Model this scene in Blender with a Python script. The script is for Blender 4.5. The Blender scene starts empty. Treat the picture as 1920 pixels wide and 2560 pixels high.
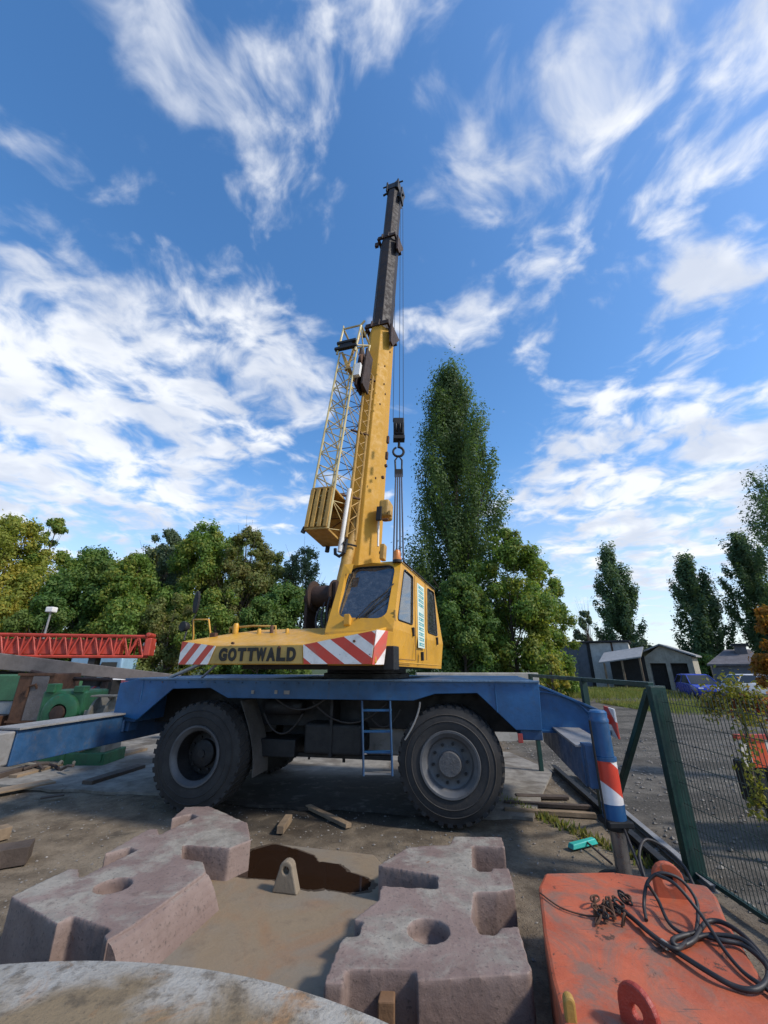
import bpy, bmesh, math, random
import numpy as np
from mathutils import Vector, Matrix, noise as mnoise

random.seed(7)
R = math.radians
SC = bpy.context.scene
COL = SC.collection

# ------------------------------------------------------------------ camera
CAM_H = 2.1; PITCH = R(20.6); FPX = 1010.0
cam_d = bpy.data.cameras.new("camera"); cam = bpy.data.objects.new("camera", cam_d); COL.objects.link(cam)
cam_d.sensor_fit = 'VERTICAL'; cam_d.sensor_height = 24.0; cam_d.lens = FPX / 2560 * 24.0
cam_d.clip_start = 0.05; cam_d.clip_end = 5000
cam.location = (0, 0, CAM_H); cam.rotation_euler = (R(90) + PITCH, 0, 0)
SC.camera = cam
SC.render.resolution_x = 768; SC.render.resolution_y = 1024

# ------------------------------------------------------------------ node helpers
class NT:
    def __init__(s, nt): s.nt = nt
    def n(s, typ, ins=None, **props):
        nd = s.nt.nodes.new(typ)
        for k, v in props.items(): setattr(nd, k, v)
        for k, v in (ins or {}).items():
            sk = nd.inputs[k]
            if isinstance(v, bpy.types.NodeSocket): s.nt.links.new(v, sk)
            else: sk.default_value = v
        return nd
    def math(s, op, a, b=0.0, c=0.0, clamp=False):
        return s.n('ShaderNodeMath', {0: a, 1: b, 2: c}, operation=op, use_clamp=clamp).outputs[0]
    def vm(s, op, a, b=(0, 0, 0)):
        nd = s.n('ShaderNodeVectorMath', {0: a, 1: b}, operation=op)
        return nd.outputs['Value'] if op in ('DOT_PRODUCT', 'LENGTH') else nd.outputs[0]
    def mix(s, f, a, b, blend='MIX'):
        a = (*a, 1) if isinstance(a, tuple) and len(a) == 3 else a
        b = (*b, 1) if isinstance(b, tuple) and len(b) == 3 else b
        return s.n('ShaderNodeMix', {0: f, 6: a, 7: b}, data_type='RGBA', blend_type=blend).outputs[2]
    def noise(s, vec, scale, detail=4, rough=.55, dist=0.0):
        return s.n('ShaderNodeTexNoise', {'Vector': vec, 'Scale': scale, 'Detail': detail, 'Roughness': rough, 'Distortion': dist}).outputs[0]
    def ramp(s, v, a, b, c=0.0, d=1.0, smooth=True):
        return s.n('ShaderNodeMapRange', {0: v, 1: a, 2: b, 3: c, 4: d}, interpolation_type='SMOOTHSTEP' if smooth else 'LINEAR').outputs[0]

def ray(px, py):
    X = (px - 960) / FPX; Y = (1280 - py) / FPX; s, c = math.sin(PITCH), math.cos(PITCH)
    return Vector((X, c - s * Y, s + c * Y))
CAMP = Vector((0, 0, CAM_H))
def onz(px, py, z=0.0): r = ray(px, py); return CAMP + r * ((z - CAM_H) / r.z)
def ony(px, py, y): r = ray(px, py); return CAMP + r * (y / r.y)
def onpl(px, py, P, Nn): r = ray(px, py); return CAMP + r * ((P - CAMP).dot(Nn) / r.dot(Nn))

# ------------------------------------------------------------------ world: daylight sky with broken cloud
SUN_AZ, SUN_EL = R(112), R(41)          # azimuth clockwise from +Y
w = bpy.data.worlds.new("World"); SC.world = w; w.use_nodes = True
wt = NT(w.node_tree); w.node_tree.nodes.clear()
sky = wt.n('ShaderNodeTexSky', sky_type='NISHITA', sun_disc=False, sun_elevation=SUN_EL, sun_rotation=SUN_AZ,
           altitude=100.0, air_density=1.0, dust_density=0.7, ozone_density=2.2)
dirv = wt.vm('NORMALIZE', wt.n('ShaderNodeTexCoord').outputs['Generated'])
sx = wt.n('ShaderNodeSeparateXYZ', {0: dirv})
zc = wt.math('MAXIMUM', sx.outputs[2], 0.0)
den = wt.math('ADD', zc, 0.16)
q = wt.n('ShaderNodeCombineXYZ', {0: wt.math('DIVIDE', sx.outputs[0], den), 1: wt.math('DIVIDE', sx.outputs[1], den), 2: 3.7}).outputs[0]
n_warp = wt.n('ShaderNodeTexNoise', {'Vector': q, 'Scale': 3.4, 'Detail': 2}).outputs[1]
qw = wt.vm('ADD', q, wt.vm('MULTIPLY', wt.vm('SUBTRACT', n_warp, (.5, .5, .5)), (.22, .22, 0)))
n_big = wt.noise(qw, 5.6, 5, .50)
n_fine = wt.noise(qw, 14.0, 5, .55)
# soft cloud banks (direction, angular radius in degrees, weight)
banks = [(330, 1000, 15, .66), (90, 1100, 14, .6), (640, 950, 9, .52), (560, 1130, 11, .42), (120, 900, 8, .40), (450, 760, 5, .36), (720, 870, 5, .36),
         (430, 110, 8, .33), (560, 240, 7, .36), (690, 330, 6, .36), (740, 430, 4.5, .3), (1030, 90, 7, .42), (800, 300, 4, .2),
         (1380, 190, 8, .42), (1290, 330, 8, .38), (1230, 470, 8, .42), (1480, 330, 8, .3), (1480, 520, 9, .3), (1650, 130, 9, .4),
         (1560, 60, 8, .38), (1270, 740, 7, .36), (1100, 470, 6, .28), (1080, 760, 4, .2), (660, 90, 4, .25), (1840, 720, 6, .5), (1700, 860, 5, .32), (1900, 620, 5, .35),
         (1620, 1210, 13, .6), (1850, 1170, 10, .5), (1370, 1200, 8, .3), (1340, 1330, 8, .3), (1560, 1070, 6, .25), (10, 260, 4, .34), (70, 430, 5, .25),
         (370, 500, 3, .25), (490, 560, 2.5, .22), (880, 640, 4, .2), (1880, 980, 5, .3), (40, 50, 5, .2), (620, 690, 4, .2)]
acc = None
for (bx_, by_, rad, wgt) in banks:
    d = ray(bx_, by_).normalized()
    dp = wt.vm('DOT_PRODUCT', dirv, tuple(d))
    g = wt.ramp(dp, math.cos(R(rad * 1.6)), 1.0, 0, wgt - (.07 if by_ < 800 else 0))
    acc = g if acc is None else wt.math('MAXIMUM', acc, g)
dens = wt.math('ADD', wt.math('MULTIPLY', n_big, 1.9), wt.math('MULTIPLY', n_fine, 1.0))
dens = wt.math('ADD', dens, acc)
mask = wt.ramp(dens, 1.60, 2.22)
mask = wt.math('POWER', mask, 1.15)
haze_m = wt.ramp(zc, .0, .48, .62, 0.0)
shade = wt.noise(wt.vm('ADD', qw, (.16, .05, 0)), 3.4, 4, .55)
cl_v = wt.ramp(shade, .36, .62, .25, 1.0)
SKYK = .13
skyc = wt.n('ShaderNodeHueSaturation', {'Hue': .500, 'Saturation': 1.24, 'Value': 1.55, 'Color': sky.outputs[0]}).outputs[0]
cl = wt.n('ShaderNodeMix', {0: cl_v, 6: (4.0, 4.45, 5.4, 1), 7: (6.7, 6.85, 7.1, 1)}, data_type='RGBA').outputs[2]
hz = wt.mix(haze_m, skyc, (4.6, 5.2, 6.2, 1))
out_c = wt.mix(wt.math('MULTIPLY', mask, .93), hz, cl)
bg = wt.n('ShaderNodeBackground', {0: out_c, 1: SKYK})
wo = wt.n('ShaderNodeOutputWorld', {0: bg.outputs[0]})
w.cycles.sampling_method = 'MANUAL'; w.cycles.sample_map_resolution = 512

sun_d = bpy.data.lights.new("sun", 'SUN'); sun = bpy.data.objects.new("sun", sun_d); COL.objects.link(sun)
sun_d.energy = 3.1; sun_d.angle = R(6); sun_d.color = (1.0, .93, .82)
sdir = Vector((math.sin(SUN_AZ) * math.cos(SUN_EL), math.cos(SUN_AZ) * math.cos(SUN_EL), math.sin(SUN_EL)))
sun.rotation_euler = sdir.to_track_quat('Z', 'Y').to_euler()
SC.view_settings.view_transform = 'Standard'; SC.view_settings.look = 'None'
SC.view_settings.exposure = 0.25; SC.view_settings.gamma = 1.0
SC.cycles.use_denoising = True
SC.cycles.max_bounces = 8; SC.cycles.transparent_max_bounces = 12

# ------------------------------------------------------------------ materials
MATS = {}
def srgb(r, g, b):
    return tuple((c / 255 / 12.92 if c / 255 <= .04045 else ((c / 255 + .055) / 1.055) ** 2.4) for c in (r, g, b))
def mk(name):
    m = bpy.data.materials.new(name); m.use_nodes = True; t = NT(m.node_tree)
    b = m.node_tree.nodes['Principled BSDF']; MATS[name] = m
    co = t.n('ShaderNodeTexCoord').outputs['Object']
    return m, t, b, co
def link(t, o, i): t.nt.links.new(o, i)
def paint(name, col, rough=.45, metal=0.0, var=.25, scale=2.2, dirt=(.09, .07, .055), dirt_amt=.35, rust=0.0, bump=.02, spec=.5, fine=18, streak=0.0, low=None):
    m, t, b, co = mk(name)
    n1 = t.noise(co, scale, 6, .6); n2 = t.noise(co, fine, 5, .65); n3 = t.noise(co, scale * 3.1, 7, .7, .4)
    c = t.mix(t.ramp(n1, .3, .7), tuple(x * (1 - var) for x in col), tuple(min(1, x * (1 + var * .6)) for x in col))
    c = t.mix(t.math('MULTIPLY', t.ramp(n3, .5, .75), dirt_amt), c, dirt)
    if streak:
        mp = t.n('ShaderNodeMapping', {'Vector': co, 'Scale': (9, 9, .55)}).outputs[0]
        ns = t.noise(mp, 1.0, 5, .6)
        c = t.mix(t.math('MULTIPLY', t.ramp(ns, .52, .75), streak), c, dirt)
    c = t.mix(t.math('MULTIPLY', t.ramp(n2, .55, .8), .18), c, tuple(x * .45 for x in col))
    if rust:
        nr = t.noise(co, scale * 4.5, 8, .72, .6)
        c = t.mix(t.ramp(nr, .72 - rust * .3, .76 - rust * .3), c, (.11, .042, .018))
    link(t, c, b.inputs['Base Color'])
    link(t, t.ramp(n3, .3, .75, max(.05, rough - .1), min(1, rough + .25)), b.inputs['Roughness'])
    b.inputs['Metallic'].default_value = metal
    b.inputs['Specular IOR Level'].default_value = spec
    if bump:
        bp = t.n('ShaderNodeBump', {'Strength': .6, 'Distance': bump, 'Height': n2})
        link(t, bp.outputs[0], b.inputs['Normal'])
    return m
YEL = paint('yellow_paint', (.55, .275, .020), .42, var=.14, dirt=(.25, .16, .06), dirt_amt=.3, rust=.10, bump=.004, streak=.22)
YELB = paint('boom_yellow', (.50, .265, .035), .62, var=.06, dirt=(.36, .20, .05), dirt_amt=.15, rust=.03, bump=0, streak=.2, spec=.25)
YELP = paint('pale_yellow_steel', (.52, .42, .20), .5, var=.2, dirt=(.22, .16, .08), dirt_amt=.4, rust=.25, bump=.004)
YELD = paint('ochre_paint', (.42, .24, .05), .6, var=.3, dirt=(.12, .07, .03), dirt_amt=.5, rust=.3, bump=.006)
BLU = paint('blue_paint', (.011, .082, .21), .38, var=.25, dirt=(.05, .06, .075), dirt_amt=.4, rust=.14, bump=.004, streak=.35)
BLUW = paint('worn_blue_paint', (.020, .068, .155), .5, var=.3, dirt=(.06, .065, .075), dirt_amt=.55, rust=.32, bump=.006, streak=.3)
BLK = paint('black_steel', (.008, .008, .009), .6, var=.3, dirt=(.028, .024, .020), dirt_amt=.5, bump=.006)
DRUST = paint('dark_rusty_steel', (.040, .020, .013), .75, var=.4, dirt=(.015, .011, .010), dirt_amt=.6, bump=.008)
BOOMD = paint('dark_boom_steel', (.022, .016, .014), .62, var=.35, dirt=(.05, .03, .022), dirt_amt=.5, rust=.1, bump=.002, streak=.5, spec=.3)
RUST = paint('rusty_steel', (.10, .045, .022), .8, var=.4, dirt=(.035, .02, .014), dirt_amt=.6, bump=.01)
RUBB = paint('tyre_rubber', (.038, .036, .035), .82, var=.25, scale=3, dirt=(.09, .078, .066), dirt_amt=.42, bump=.006, spec=.25)
RIMM = paint('grey_rim_paint', (.085, .086, .09), .5, var=.3, dirt=(.06, .05, .045), dirt_amt=.5, rust=.12, bump=.003)
GALV = paint('dull_grey_steel', (.28, .27, .26), .5, metal=.3, var=.25, dirt=(.10, .075, .05), dirt_amt=.5, rust=.15, bump=.004)
CHRM = paint('ram_steel', (.30, .27, .25), .28, metal=.8, var=.25, dirt=(.16, .1, .07), dirt_amt=.4, bump=.002)
WHT = paint('white_paint', (.72, .70, .66), .5, var=.1, dirt=(.3, .25, .2), dirt_amt=.35, bump=.003)
GRN = paint('dark_green_paint', (.004, .036, .029), .45, var=.3, dirt=(.03, .035, .03), dirt_amt=.4, rust=.12, bump=.004, streak=.2)
GRN2 = paint('machine_green_paint', (.015, .09, .034), .5, var=.3, dirt=(.06, .06, .035), dirt_amt=.5, rust=.28, bump=.006)
REDL = paint('red_lattice_paint', (.40, .045, .026), .5, var=.25, dirt=(.25, .06, .04), dirt_amt=.4, bump=.003)
WOOD = paint('weathered_wood', (.24, .17, .105), .85, var=.35, dirt=(.09, .065, .045), dirt_amt=.5, bump=.012, fine=30)
WOODD = paint('dark_wet_wood', (.085, .06, .045), .85, var=.35, dirt=(.03, .022, .018), dirt_amt=.5, bump=.012, fine=30)
CAST = paint('cast_counterweight_paint', (.25, .195, .178), .68, var=.24, scale=2.0, dirt=(.115, .082, .066), dirt_amt=.55, bump=.014, fine=34, spec=.35, rust=.06)
CASTP = None
CONC = paint('pale_concrete', (.36, .335, .29), .85, var=.2, dirt=(.2, .165, .12), dirt_amt=.5, bump=.012, fine=30, spec=.3)
TEAL = paint('teal_plastic', (.03, .42, .36), .45, var=.15, dirt=(.12, .15, .12), dirt_amt=.3, bump=.002)
AMB = paint('amber_lens', (.62, .20, .03), .3, var=.1, dirt_amt=.15, bump=0)
REDLENS = paint('red_lens', (.4, .05, .04), .3, var=.1, dirt_amt=.3, bump=0)
ROPE = paint('wire_rope', (.030, .030, .034), .5, var=.2, dirt_amt=.2, bump=0, metal=.3)
SLING = paint('steel_sling', (.075, .085, .115), .5, metal=.35, var=.2, dirt_amt=.3, bump=.002)
HOSE = paint('rubber_hose', (.022, .018, .017), .5, var=.2, dirt=(.09, .07, .055), dirt_amt=.35, bump=.001)
TEXT = paint('black_lettering', (.018, .014, .008), .6, var=.2, dirt=(.12, .085, .03), dirt_amt=.25, bump=0)

def stripes(name, d, period, ca, cb, off=0.0, rough=.5):
    """diagonal hazard paint: flat bands along direction d (object metres)"""
    m, t, b, co = mk(name)
    v = t.math('ADD', t.math('DIVIDE', t.vm('DOT_PRODUCT', co, d), period), off)
    fr = t.math('FRACT', v)
    st = t.ramp(t.math('ABSOLUTE', t.math('SUBTRACT', fr, .5)), .245, .255)
    n3 = t.noise(co, 6, 7, .7, .4); n2 = t.noise(co, 22, 5, .6)
    c = t.mix(st, ca, cb)
    c = t.mix(t.math('MULTIPLY', t.ramp(n3, .48, .75), .4), c, (.28, .2, .15))
    c = t.mix(t.ramp(n2, .66, .74), c, (.14, .08, .05))
    link(t, c, b.inputs['Base Color']); b.inputs['Roughness'].default_value = rough
    return m

def glass(name, tint=(.55, .62, .64), a=.5):
    m, t, b, co = mk(name); nt = m.node_tree
    tr = t.n('ShaderNodeBsdfTransparent', {0: (*tint, 1)})
    gl = t.n('ShaderNodeBsdfGlossy', {0: (.9, .93, .95, 1), 'Roughness': .03})
    df = t.n('ShaderNodeBsdfDiffuse', {0: (.17, .18, .185, 1)})
    fr = t.n('ShaderNodeFresnel', {0: 1.55}).outputs[0]
    dust_sheen = t.math('ADD', .16, t.math('MULTIPLY', t.ramp(t.noise(co, 11, 7, .75), .4, .75), .3))  # dusty grey film, thickened to paint pale reflections into the glass
    s1 = t.n('ShaderNodeMixShader', {0: dust_sheen, 1: tr.outputs[0], 2: df.outputs[0]})
    s2 = t.n('ShaderNodeMixShader', {0: t.math('MULTIPLY', t.math('ADD', fr, .09), 1.0, clamp=True), 1: s1.outputs[0], 2: gl.outputs[0]})
    link(t, s2.outputs[0], nt.nodes['Material Output'].inputs[0])
    return m
GLS = glass('cab_glass', (.55, .60, .62)); 
def darkglass(name):
    m, t, b, co = mk(name); b.inputs['Base Color'].default_value = (.012, .014, .017, 1); b.inputs['Roughness'].default_value = .08
    return m
DGL = darkglass('car_glass')

# ------------------------------------------------------------------ mesh helpers
class Fr:
    """frame: origin + three axes"""
    def __init__(s, o, u, v, w=(0, 0, 1)): s.o = Vector(o); s.u = Vector(u).normalized(); s.v = Vector(v).normalized(); s.w = Vector(w).normalized()
    def __call__(s, u, v, w): return s.o + s.u * u + s.v * v + s.w * w
    def loc(s, P): d = P - s.o; return Vector((d.dot(s.u), d.dot(s.v), d.dot(s.w)))
WF = Fr((0, 0, 0), (1, 0, 0), (0, 1, 0))
class MB:
    def __init__(s): s.v = []; s.f = []
    def add(s, vs, fs):
        o = len(s.v); s.v += [tuple(p) for p in vs]; s.f += [tuple(i + o for i in f) for f in fs]; return s
    def box(s, a, b, fr=WF):
        (x0, y0, z0), (x1, y1, z1) = a, b
        c = [fr(x, y, z) for z in (z0, z1) for y in (y0, y1) for x in (x0, x1)]
        return s.add(c, [(0, 2, 3, 1), (4, 5, 7, 6), (0, 1, 5, 4), (2, 6, 7, 3), (0, 4, 6, 2), (1, 3, 7, 5)])
    def hexa(s, c):   # 8 corners, bottom 4 then top 4
        return s.add(c, [(0, 3, 2, 1), (4, 5, 6, 7), (0, 1, 5, 4), (1, 2, 6, 5), (2, 3, 7, 6), (3, 0, 4, 7)])
    def prism(s, poly, ext):  # list of world points, extrude vector
        n = len(poly); e = Vector(ext); P = [Vector(p) for p in poly]
        return s.add(P + [p + e for p in P], [tuple(range(n - 1, -1, -1)), tuple(range(n, 2 * n))] + [(i, (i + 1) % n, n + (i + 1) % n, n + i) for i in range(n)])
    def tube(s, p0, p1, r0, r1=None, n=8, cap=True):
        p0, p1 = Vector(p0), Vector(p1); r1 = r0 if r1 is None else r1
        d = p1 - p0
        if d.length < 1e-6: return s
        a = d.normalized().orthogonal().normalized(); b = d.normalized().cross(a)
        vs = []
        for p, r in ((p0, r0), (p1, r1)):
            vs += [p + (a * math.cos(2 * math.pi * i / n) + b * math.sin(2 * math.pi * i / n)) * r for i in range(n)]
        fs = [(i, (i + 1) % n, n + (i + 1) % n, n + i) for i in range(n)]
        if cap: fs += [tuple(range(n - 1, -1, -1)), tuple(range(n, 2 * n))]
        return s.add(vs, fs)
    def path(s, pts, r, n=7, closed=False):
        P = [Vector(p) for p in pts]; vs = []; m = len(P); up = None
        rr = r if isinstance(r, (list, tuple)) else [r] * m
        for i, p in enumerate(P):
            d = ((P[(i + 1) % m] - P[i - 1]) if closed else (P[min(i + 1, m - 1)] - P[max(i - 1, 0)])).normalized()
            if up is None: up = d.orthogonal().normalized()
            up = (up - d * up.dot(d)); up = up.normalized() if up.length > 1e-5 else d.orthogonal().normalized()
            b = d.cross(up)
            vs += [p + (up * math.cos(2 * math.pi * k / n) + b * math.sin(2 * math.pi * k / n)) * rr[i] for k in range(n)]
        fs = []
        for i in range(m if closed else m - 1):
            j = (i + 1) % m
            fs += [(i * n + k, i * n + (k + 1) % n, j * n + (k + 1) % n, j * n + k) for k in range(n)]
        if not closed: fs += [tuple(range(n - 1, -1, -1)), tuple(range((m - 1) * n, m * n))]
        return s.add(vs, fs)
    def lathe(s, prof, fr, n=40, close=False):   # prof: (r, h) around fr.w
        vs = []; m = len(prof)
        for (r, h) in prof:
            vs += [fr(r * math.cos(2 * math.pi * k / n), r * math.sin(2 * math.pi * k / n), h) for k in range(n)]
        fs = []
        for i in range(m if close else m - 1):
            j = (i + 1) % m
            fs += [(i * n + k, i * n + (k + 1) % n, j * n + (k + 1) % n, j * n + k) for k in range(n)]
        if not close:
            fs += [tuple(range(n - 1, -1, -1)), tuple(range((m - 1) * n, m * n))]
        return s.add(vs, fs)
    def build(s, name, mat, parent=None, bevel=0.0, smooth=None, seg=2):
        me = bpy.data.meshes.new(name); me.from_pydata(s.v, [], s.f)
        bm = bmesh.new(); bm.from_mesh(me); bmesh.ops.recalc_face_normals(bm, faces=bm.faces); bm.to_mesh(me); bm.free()
        return finish(name, me, mat, parent, bevel, smooth, seg)
def finish(name, me, mat, parent=None, bevel=0.0, smooth=None, seg=2):
    if mat: me.materials.append(mat)
    o = bpy.data.objects.new(name, me); COL.objects.link(o)
    if smooth:
        me.polygons.foreach_set('use_smooth', [True] * len(me.polygons))
        try: me.set_sharp_from_angle(angle=R(smooth))
        except Exception: pass
    if bevel:
        b = o.modifiers.new('bevel', 'BEVEL'); b.width = bevel; b.segments = seg; b.limit_method = 'ANGLE'; b.angle_limit = R(35)
        b.harden_normals = False
    if parent is not None: par(o, parent)
    return o
def par(o, p):
    o.parent = p
    root = p
    off = Vector((0, 0, 0))
    while root is not None:
        if root.type == 'EMPTY': off = root.location.copy()
        root = root.parent
    if p.type == 'EMPTY': o.matrix_parent_inverse = Matrix.Translation(-off)
def thing(name, label, cat, loc, group=None):
    o = bpy.data.objects.new(name, None); COL.objects.link(o); o.location = loc; o.empty_display_size = .2
    o['label'] = label; o['category'] = cat
    if group: o['group'] = group
    return o
def tag(o, label, cat, group=None):
    o['label'] = label; o['category'] = cat
    if group: o['group'] = group
    return o
def struct(o, kind='structure'): o['kind'] = kind; return o
def bool_cut(o, cutters):
    for i, c in enumerate(cutters):
        md = o.modifiers.new('cut%d' % i, 'BOOLEAN'); md.operation = 'DIFFERENCE'; md.object = c; md.solver = 'EXACT'
    dg = bpy.context.evaluated_depsgraph_get(); dg.update()
    me = bpy.data.meshes.new_from_object(o.evaluated_get(dg))
    o.modifiers.clear(); old = o.data; o.data = me
    for c in cutters:
        bpy.data.objects.remove(c, do_unlink=True)
    return o
def rounded(pts, r, seg=5):
    out = []; n = len(pts)
    for i in range(n):
        a, b, c = pts[i - 1], pts[i], pts[(i + 1) % n]
        d1 = (a - b); d2 = (c - b); k = min(r, d1.length * .45, d2.length * .45)
        p, q = b + d1.normalized() * k, b + d2.normalized() * k
        for j in range(seg + 1):
            t = j / seg; out.append(p * (1 - t) ** 2 + b * 2 * t * (1 - t) + q * t * t)
    return out

# ------------------------------------------------------------------ ground
def ground_mat():
    m, t, b, co = mk('yard_ground')
    s = t.n('ShaderNodeSeparateXYZ', {0: co}); X, Y = s.outputs[0], s.outputs[1]
    n1 = t.noise(co, .55, 6, .6, .3); n2 = t.noise(co, 3.2, 8, .65); n3 = t.noise(co, 30, 7, .78); n4 = t.noise(co, 1.3, 5, .6, .8)
    vo = t.n('ShaderNodeTexVoronoi', {'Vector': co, 'Scale': 34.0, 'Randomness': 1.0})
    dirt = t.mix(t.ramp(n2, .32, .7), (.105, .080, .055), (.235, .186, .130))
    dirt = t.mix(t.math('MULTIPLY', t.ramp(n1, .45, .7), .75), dirt, (.265, .218, .158))
    dirt = t.mix(t.math('MULTIPLY', t.ramp(n4, .56, .72), .7), dirt, (.052, .044, .036))
    yard = t.mix(t.ramp(n2, .3, .7), (.064, .057, .048), (.145, .13, .108))
    mp = t.n('ShaderNodeMapping', {'Vector': co, 'Rotation': (0, 0, R(12)), 'Scale': (.16, .8, 1)}).outputs[0]
    band = t.noise(mp, 1.1, 5, .6)
    yard = t.mix(t.math('MULTIPLY', t.ramp(band, .46, .60), .8), yard, (.034, .031, .027))
    far = t.ramp(t.math('ADD', X, t.math('MULTIPLY', n1, 1.2)), 3.6, 4.4)
    yard = t.mix(t.math('MULTIPLY', t.ramp(n3, .45, .62), .5), yard, (.21, .19, .16))
    c = t.mix(far, dirt, yard)
    # grassy verge far away
    gz = t.math('MULTIPLY', t.ramp(t.math('ADD', Y, t.math('MULTIPLY', n1, 6)), 40, 48), 1.0)
    c = c; c = t.mix(gz, c, (.045, .065, .022))
    c = t.mix(t.math('MULTIPLY', t.ramp(n3, .52, .66), .55), c, (.045, .036, .027)); c = t.mix(t.math('MULTIPLY', t.ramp(n3, .34, .46, 1, 0), .4), c, (.24, .205, .16))
    oil_shade = t.math('MULTIPLY', t.ramp(t.vm('LENGTH', t.vm('MULTIPLY', t.vm('SUBTRACT', co, (-.9, 7.8, 0)), (.45, .8, 1))), .75, 1.5, 1, 0), t.ramp(n4, .25, .5))  # oily dark oval that paints the crane's shade into the ground
    c = t.mix(t.math('MULTIPLY', oil_shade, .75), c, (.022, .018, .015))
    peb = t.ramp(vo.outputs['Distance'], .0, .35, 1, 0)
    c = t.mix(t.math('MULTIPLY', t.math('MULTIPLY', peb, t.ramp(n3, .5, .62)), .5), c, (.27, .25, .22))
    link(t, c, b.inputs['Base Color']); b.inputs['Roughness'].default_value = .95; b.inputs['Specular IOR Level'].default_value = .2
    nr_ = t.noise(t.n('ShaderNodeMapping', {'Vector': co, 'Rotation': (0, 0, R(14)), 'Scale': (.6, 2.4, 1)}).outputs[0], 2.0, 6, .65)
    yrough = t.math('MULTIPLY', t.math('MULTIPLY', nr_, 2.2), far)
    h = t.math('ADD', t.math('ADD', t.math('ADD', yrough, t.math('MULTIPLY', n2, .6)), t.math('MULTIPLY', n3, .35)), t.math('MULTIPLY', peb, .25))
    bp = t.n('ShaderNodeBump', {'Strength': .9, 'Distance': .035, 'Height': h}); link(t, bp.outputs[0], b.inputs['Normal'])
    return m
def make_ground():
    k = 170
    def sp(lo, hi, c, e): # dense round c
        out = []
        for i in range(k):
            t_ = i / (k - 1) * 2 - 1
            f = math.sinh(t_ * e) / math.sinh(e)
            out.append(c + (hi - c) * f if f > 0 else c + (c - lo) * f)
        return out
    xs = sp(-900, 900, 0, 7); ys = sp(-60, 1500, 5, 6)
    vs = []
    for y in ys:
        for x in xs:
            z = mnoise.noise((x * .35, y * .35, 0)) * .03 + mnoise.noise((x * 1.4, y * 1.4, 3)) * .016 - .03
            if y > 30: z = -.04
            vs.append((x, y, z))
    fs = [(j * k + i, j * k + i + 1, (j + 1) * k + i + 1, (j + 1) * k + i) for j in range(k - 1) for i in range(k - 1)]
    me = bpy.data.meshes.new('ground'); me.from_pydata(vs, [], fs)
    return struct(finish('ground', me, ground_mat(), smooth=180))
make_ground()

def pave_mat():
    m, t, b, co = mk('concrete_apron')
    n1 = t.noise(co, .8, 7, .62, .5); n2 = t.noise(co, 4.5, 8, .68); n3 = t.noise(co, 30, 5, .6)
    c = t.mix(t.ramp(n2, .3, .7), (.17, .153, .13), (.28, .255, .215))
    c = t.mix(t.math('MULTIPLY', t.ramp(n1, .46, .62), .8), c, (.095, .077, .058))
    cr = t.n('ShaderNodeTexVoronoi', {'Vector': t.vm('ADD', co, t.vm('MULTIPLY', t.n('ShaderNodeTexNoise', {'Vector': co, 'Scale': 2.0}).outputs[1], (.5, .5, .5))), 'Scale': .55}, feature='DISTANCE_TO_EDGE').outputs[0]
    c = t.mix(t.math('MULTIPLY', t.ramp(cr, .0, .012, .6, 0), t.ramp(n1, .45, .55)), c, (.05, .042, .035))
    oil_shade = t.math('MULTIPLY', t.ramp(t.vm('LENGTH', t.vm('MULTIPLY', t.vm('SUBTRACT', co, (-.9, 8.0, 0)), (.45, .75, 1))), .75, 1.6, 1, 0), t.ramp(n2, .22, .5))  # shade under the crane painted into the apron as an oily dark oval
    c = t.mix(t.math('MULTIPLY', oil_shade, .88), c, (.020, .017, .014))
    link(t, c, b.inputs['Base Color']); b.inputs['Roughness'].default_value = .9; b.inputs['Specular IOR Level'].default_value = .25
    bp = t.n('ShaderNodeBump', {'Strength': .7, 'Distance': .012, 'Height': t.math('ADD', n2, t.math('MULTIPLY', n3, .4))}); link(t, bp.outputs[0], b.inputs['Normal'])
    return m
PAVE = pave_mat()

# crane frames: carrier (C) and slewed superstructure (S)
C = Fr((.923, 6.56, 0), (.9805, -.1965, 0), (.1965, .9805, 0))
S = Fr((-.13, 5.6, 0), (.947, -.3208, 0), (.3208, .947, 0))
def onC(px, py, v=0.0): return onpl(px, py, C(0, v, 0), C.v)
def onS(px, py, v=0.0): return onpl(px, py, S(0, v, 0), S.v)

def pavement():
    # concrete apron: ragged near edge, runs along and beyond the crane
    rng = random.Random(4)
    near = []
    for i in range(60):
        u = -16 + i * .29
        v = .55 + .28 * mnoise.noise((u * .5, 1, 0)) + .07 * rng.uniform(-1, 1)
        near.append(C(u, v, .0))
    pts = near + [C(1.5, 2.2, 0), C(1.9, 3.6, 0), C(1.2, 5.4, 0), C(-16, 8.5, 0)]
    mb = MB(); mb.prism([Vector((p.x, p.y, -.02)) for p in pts], (0, 0, .042))
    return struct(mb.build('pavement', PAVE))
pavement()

# ------------------------------------------------------------------ the mobile crane
CR = thing('mobile_crane', 'yellow and blue two-axle mobile crane with raised telescopic boom and folded lattice jib', 'crane', C(-1.96, 1.4, 0))
def cpart(mb, name, mat, parent=CR, **k): return mb.build(name, mat, parent, **k)

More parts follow.
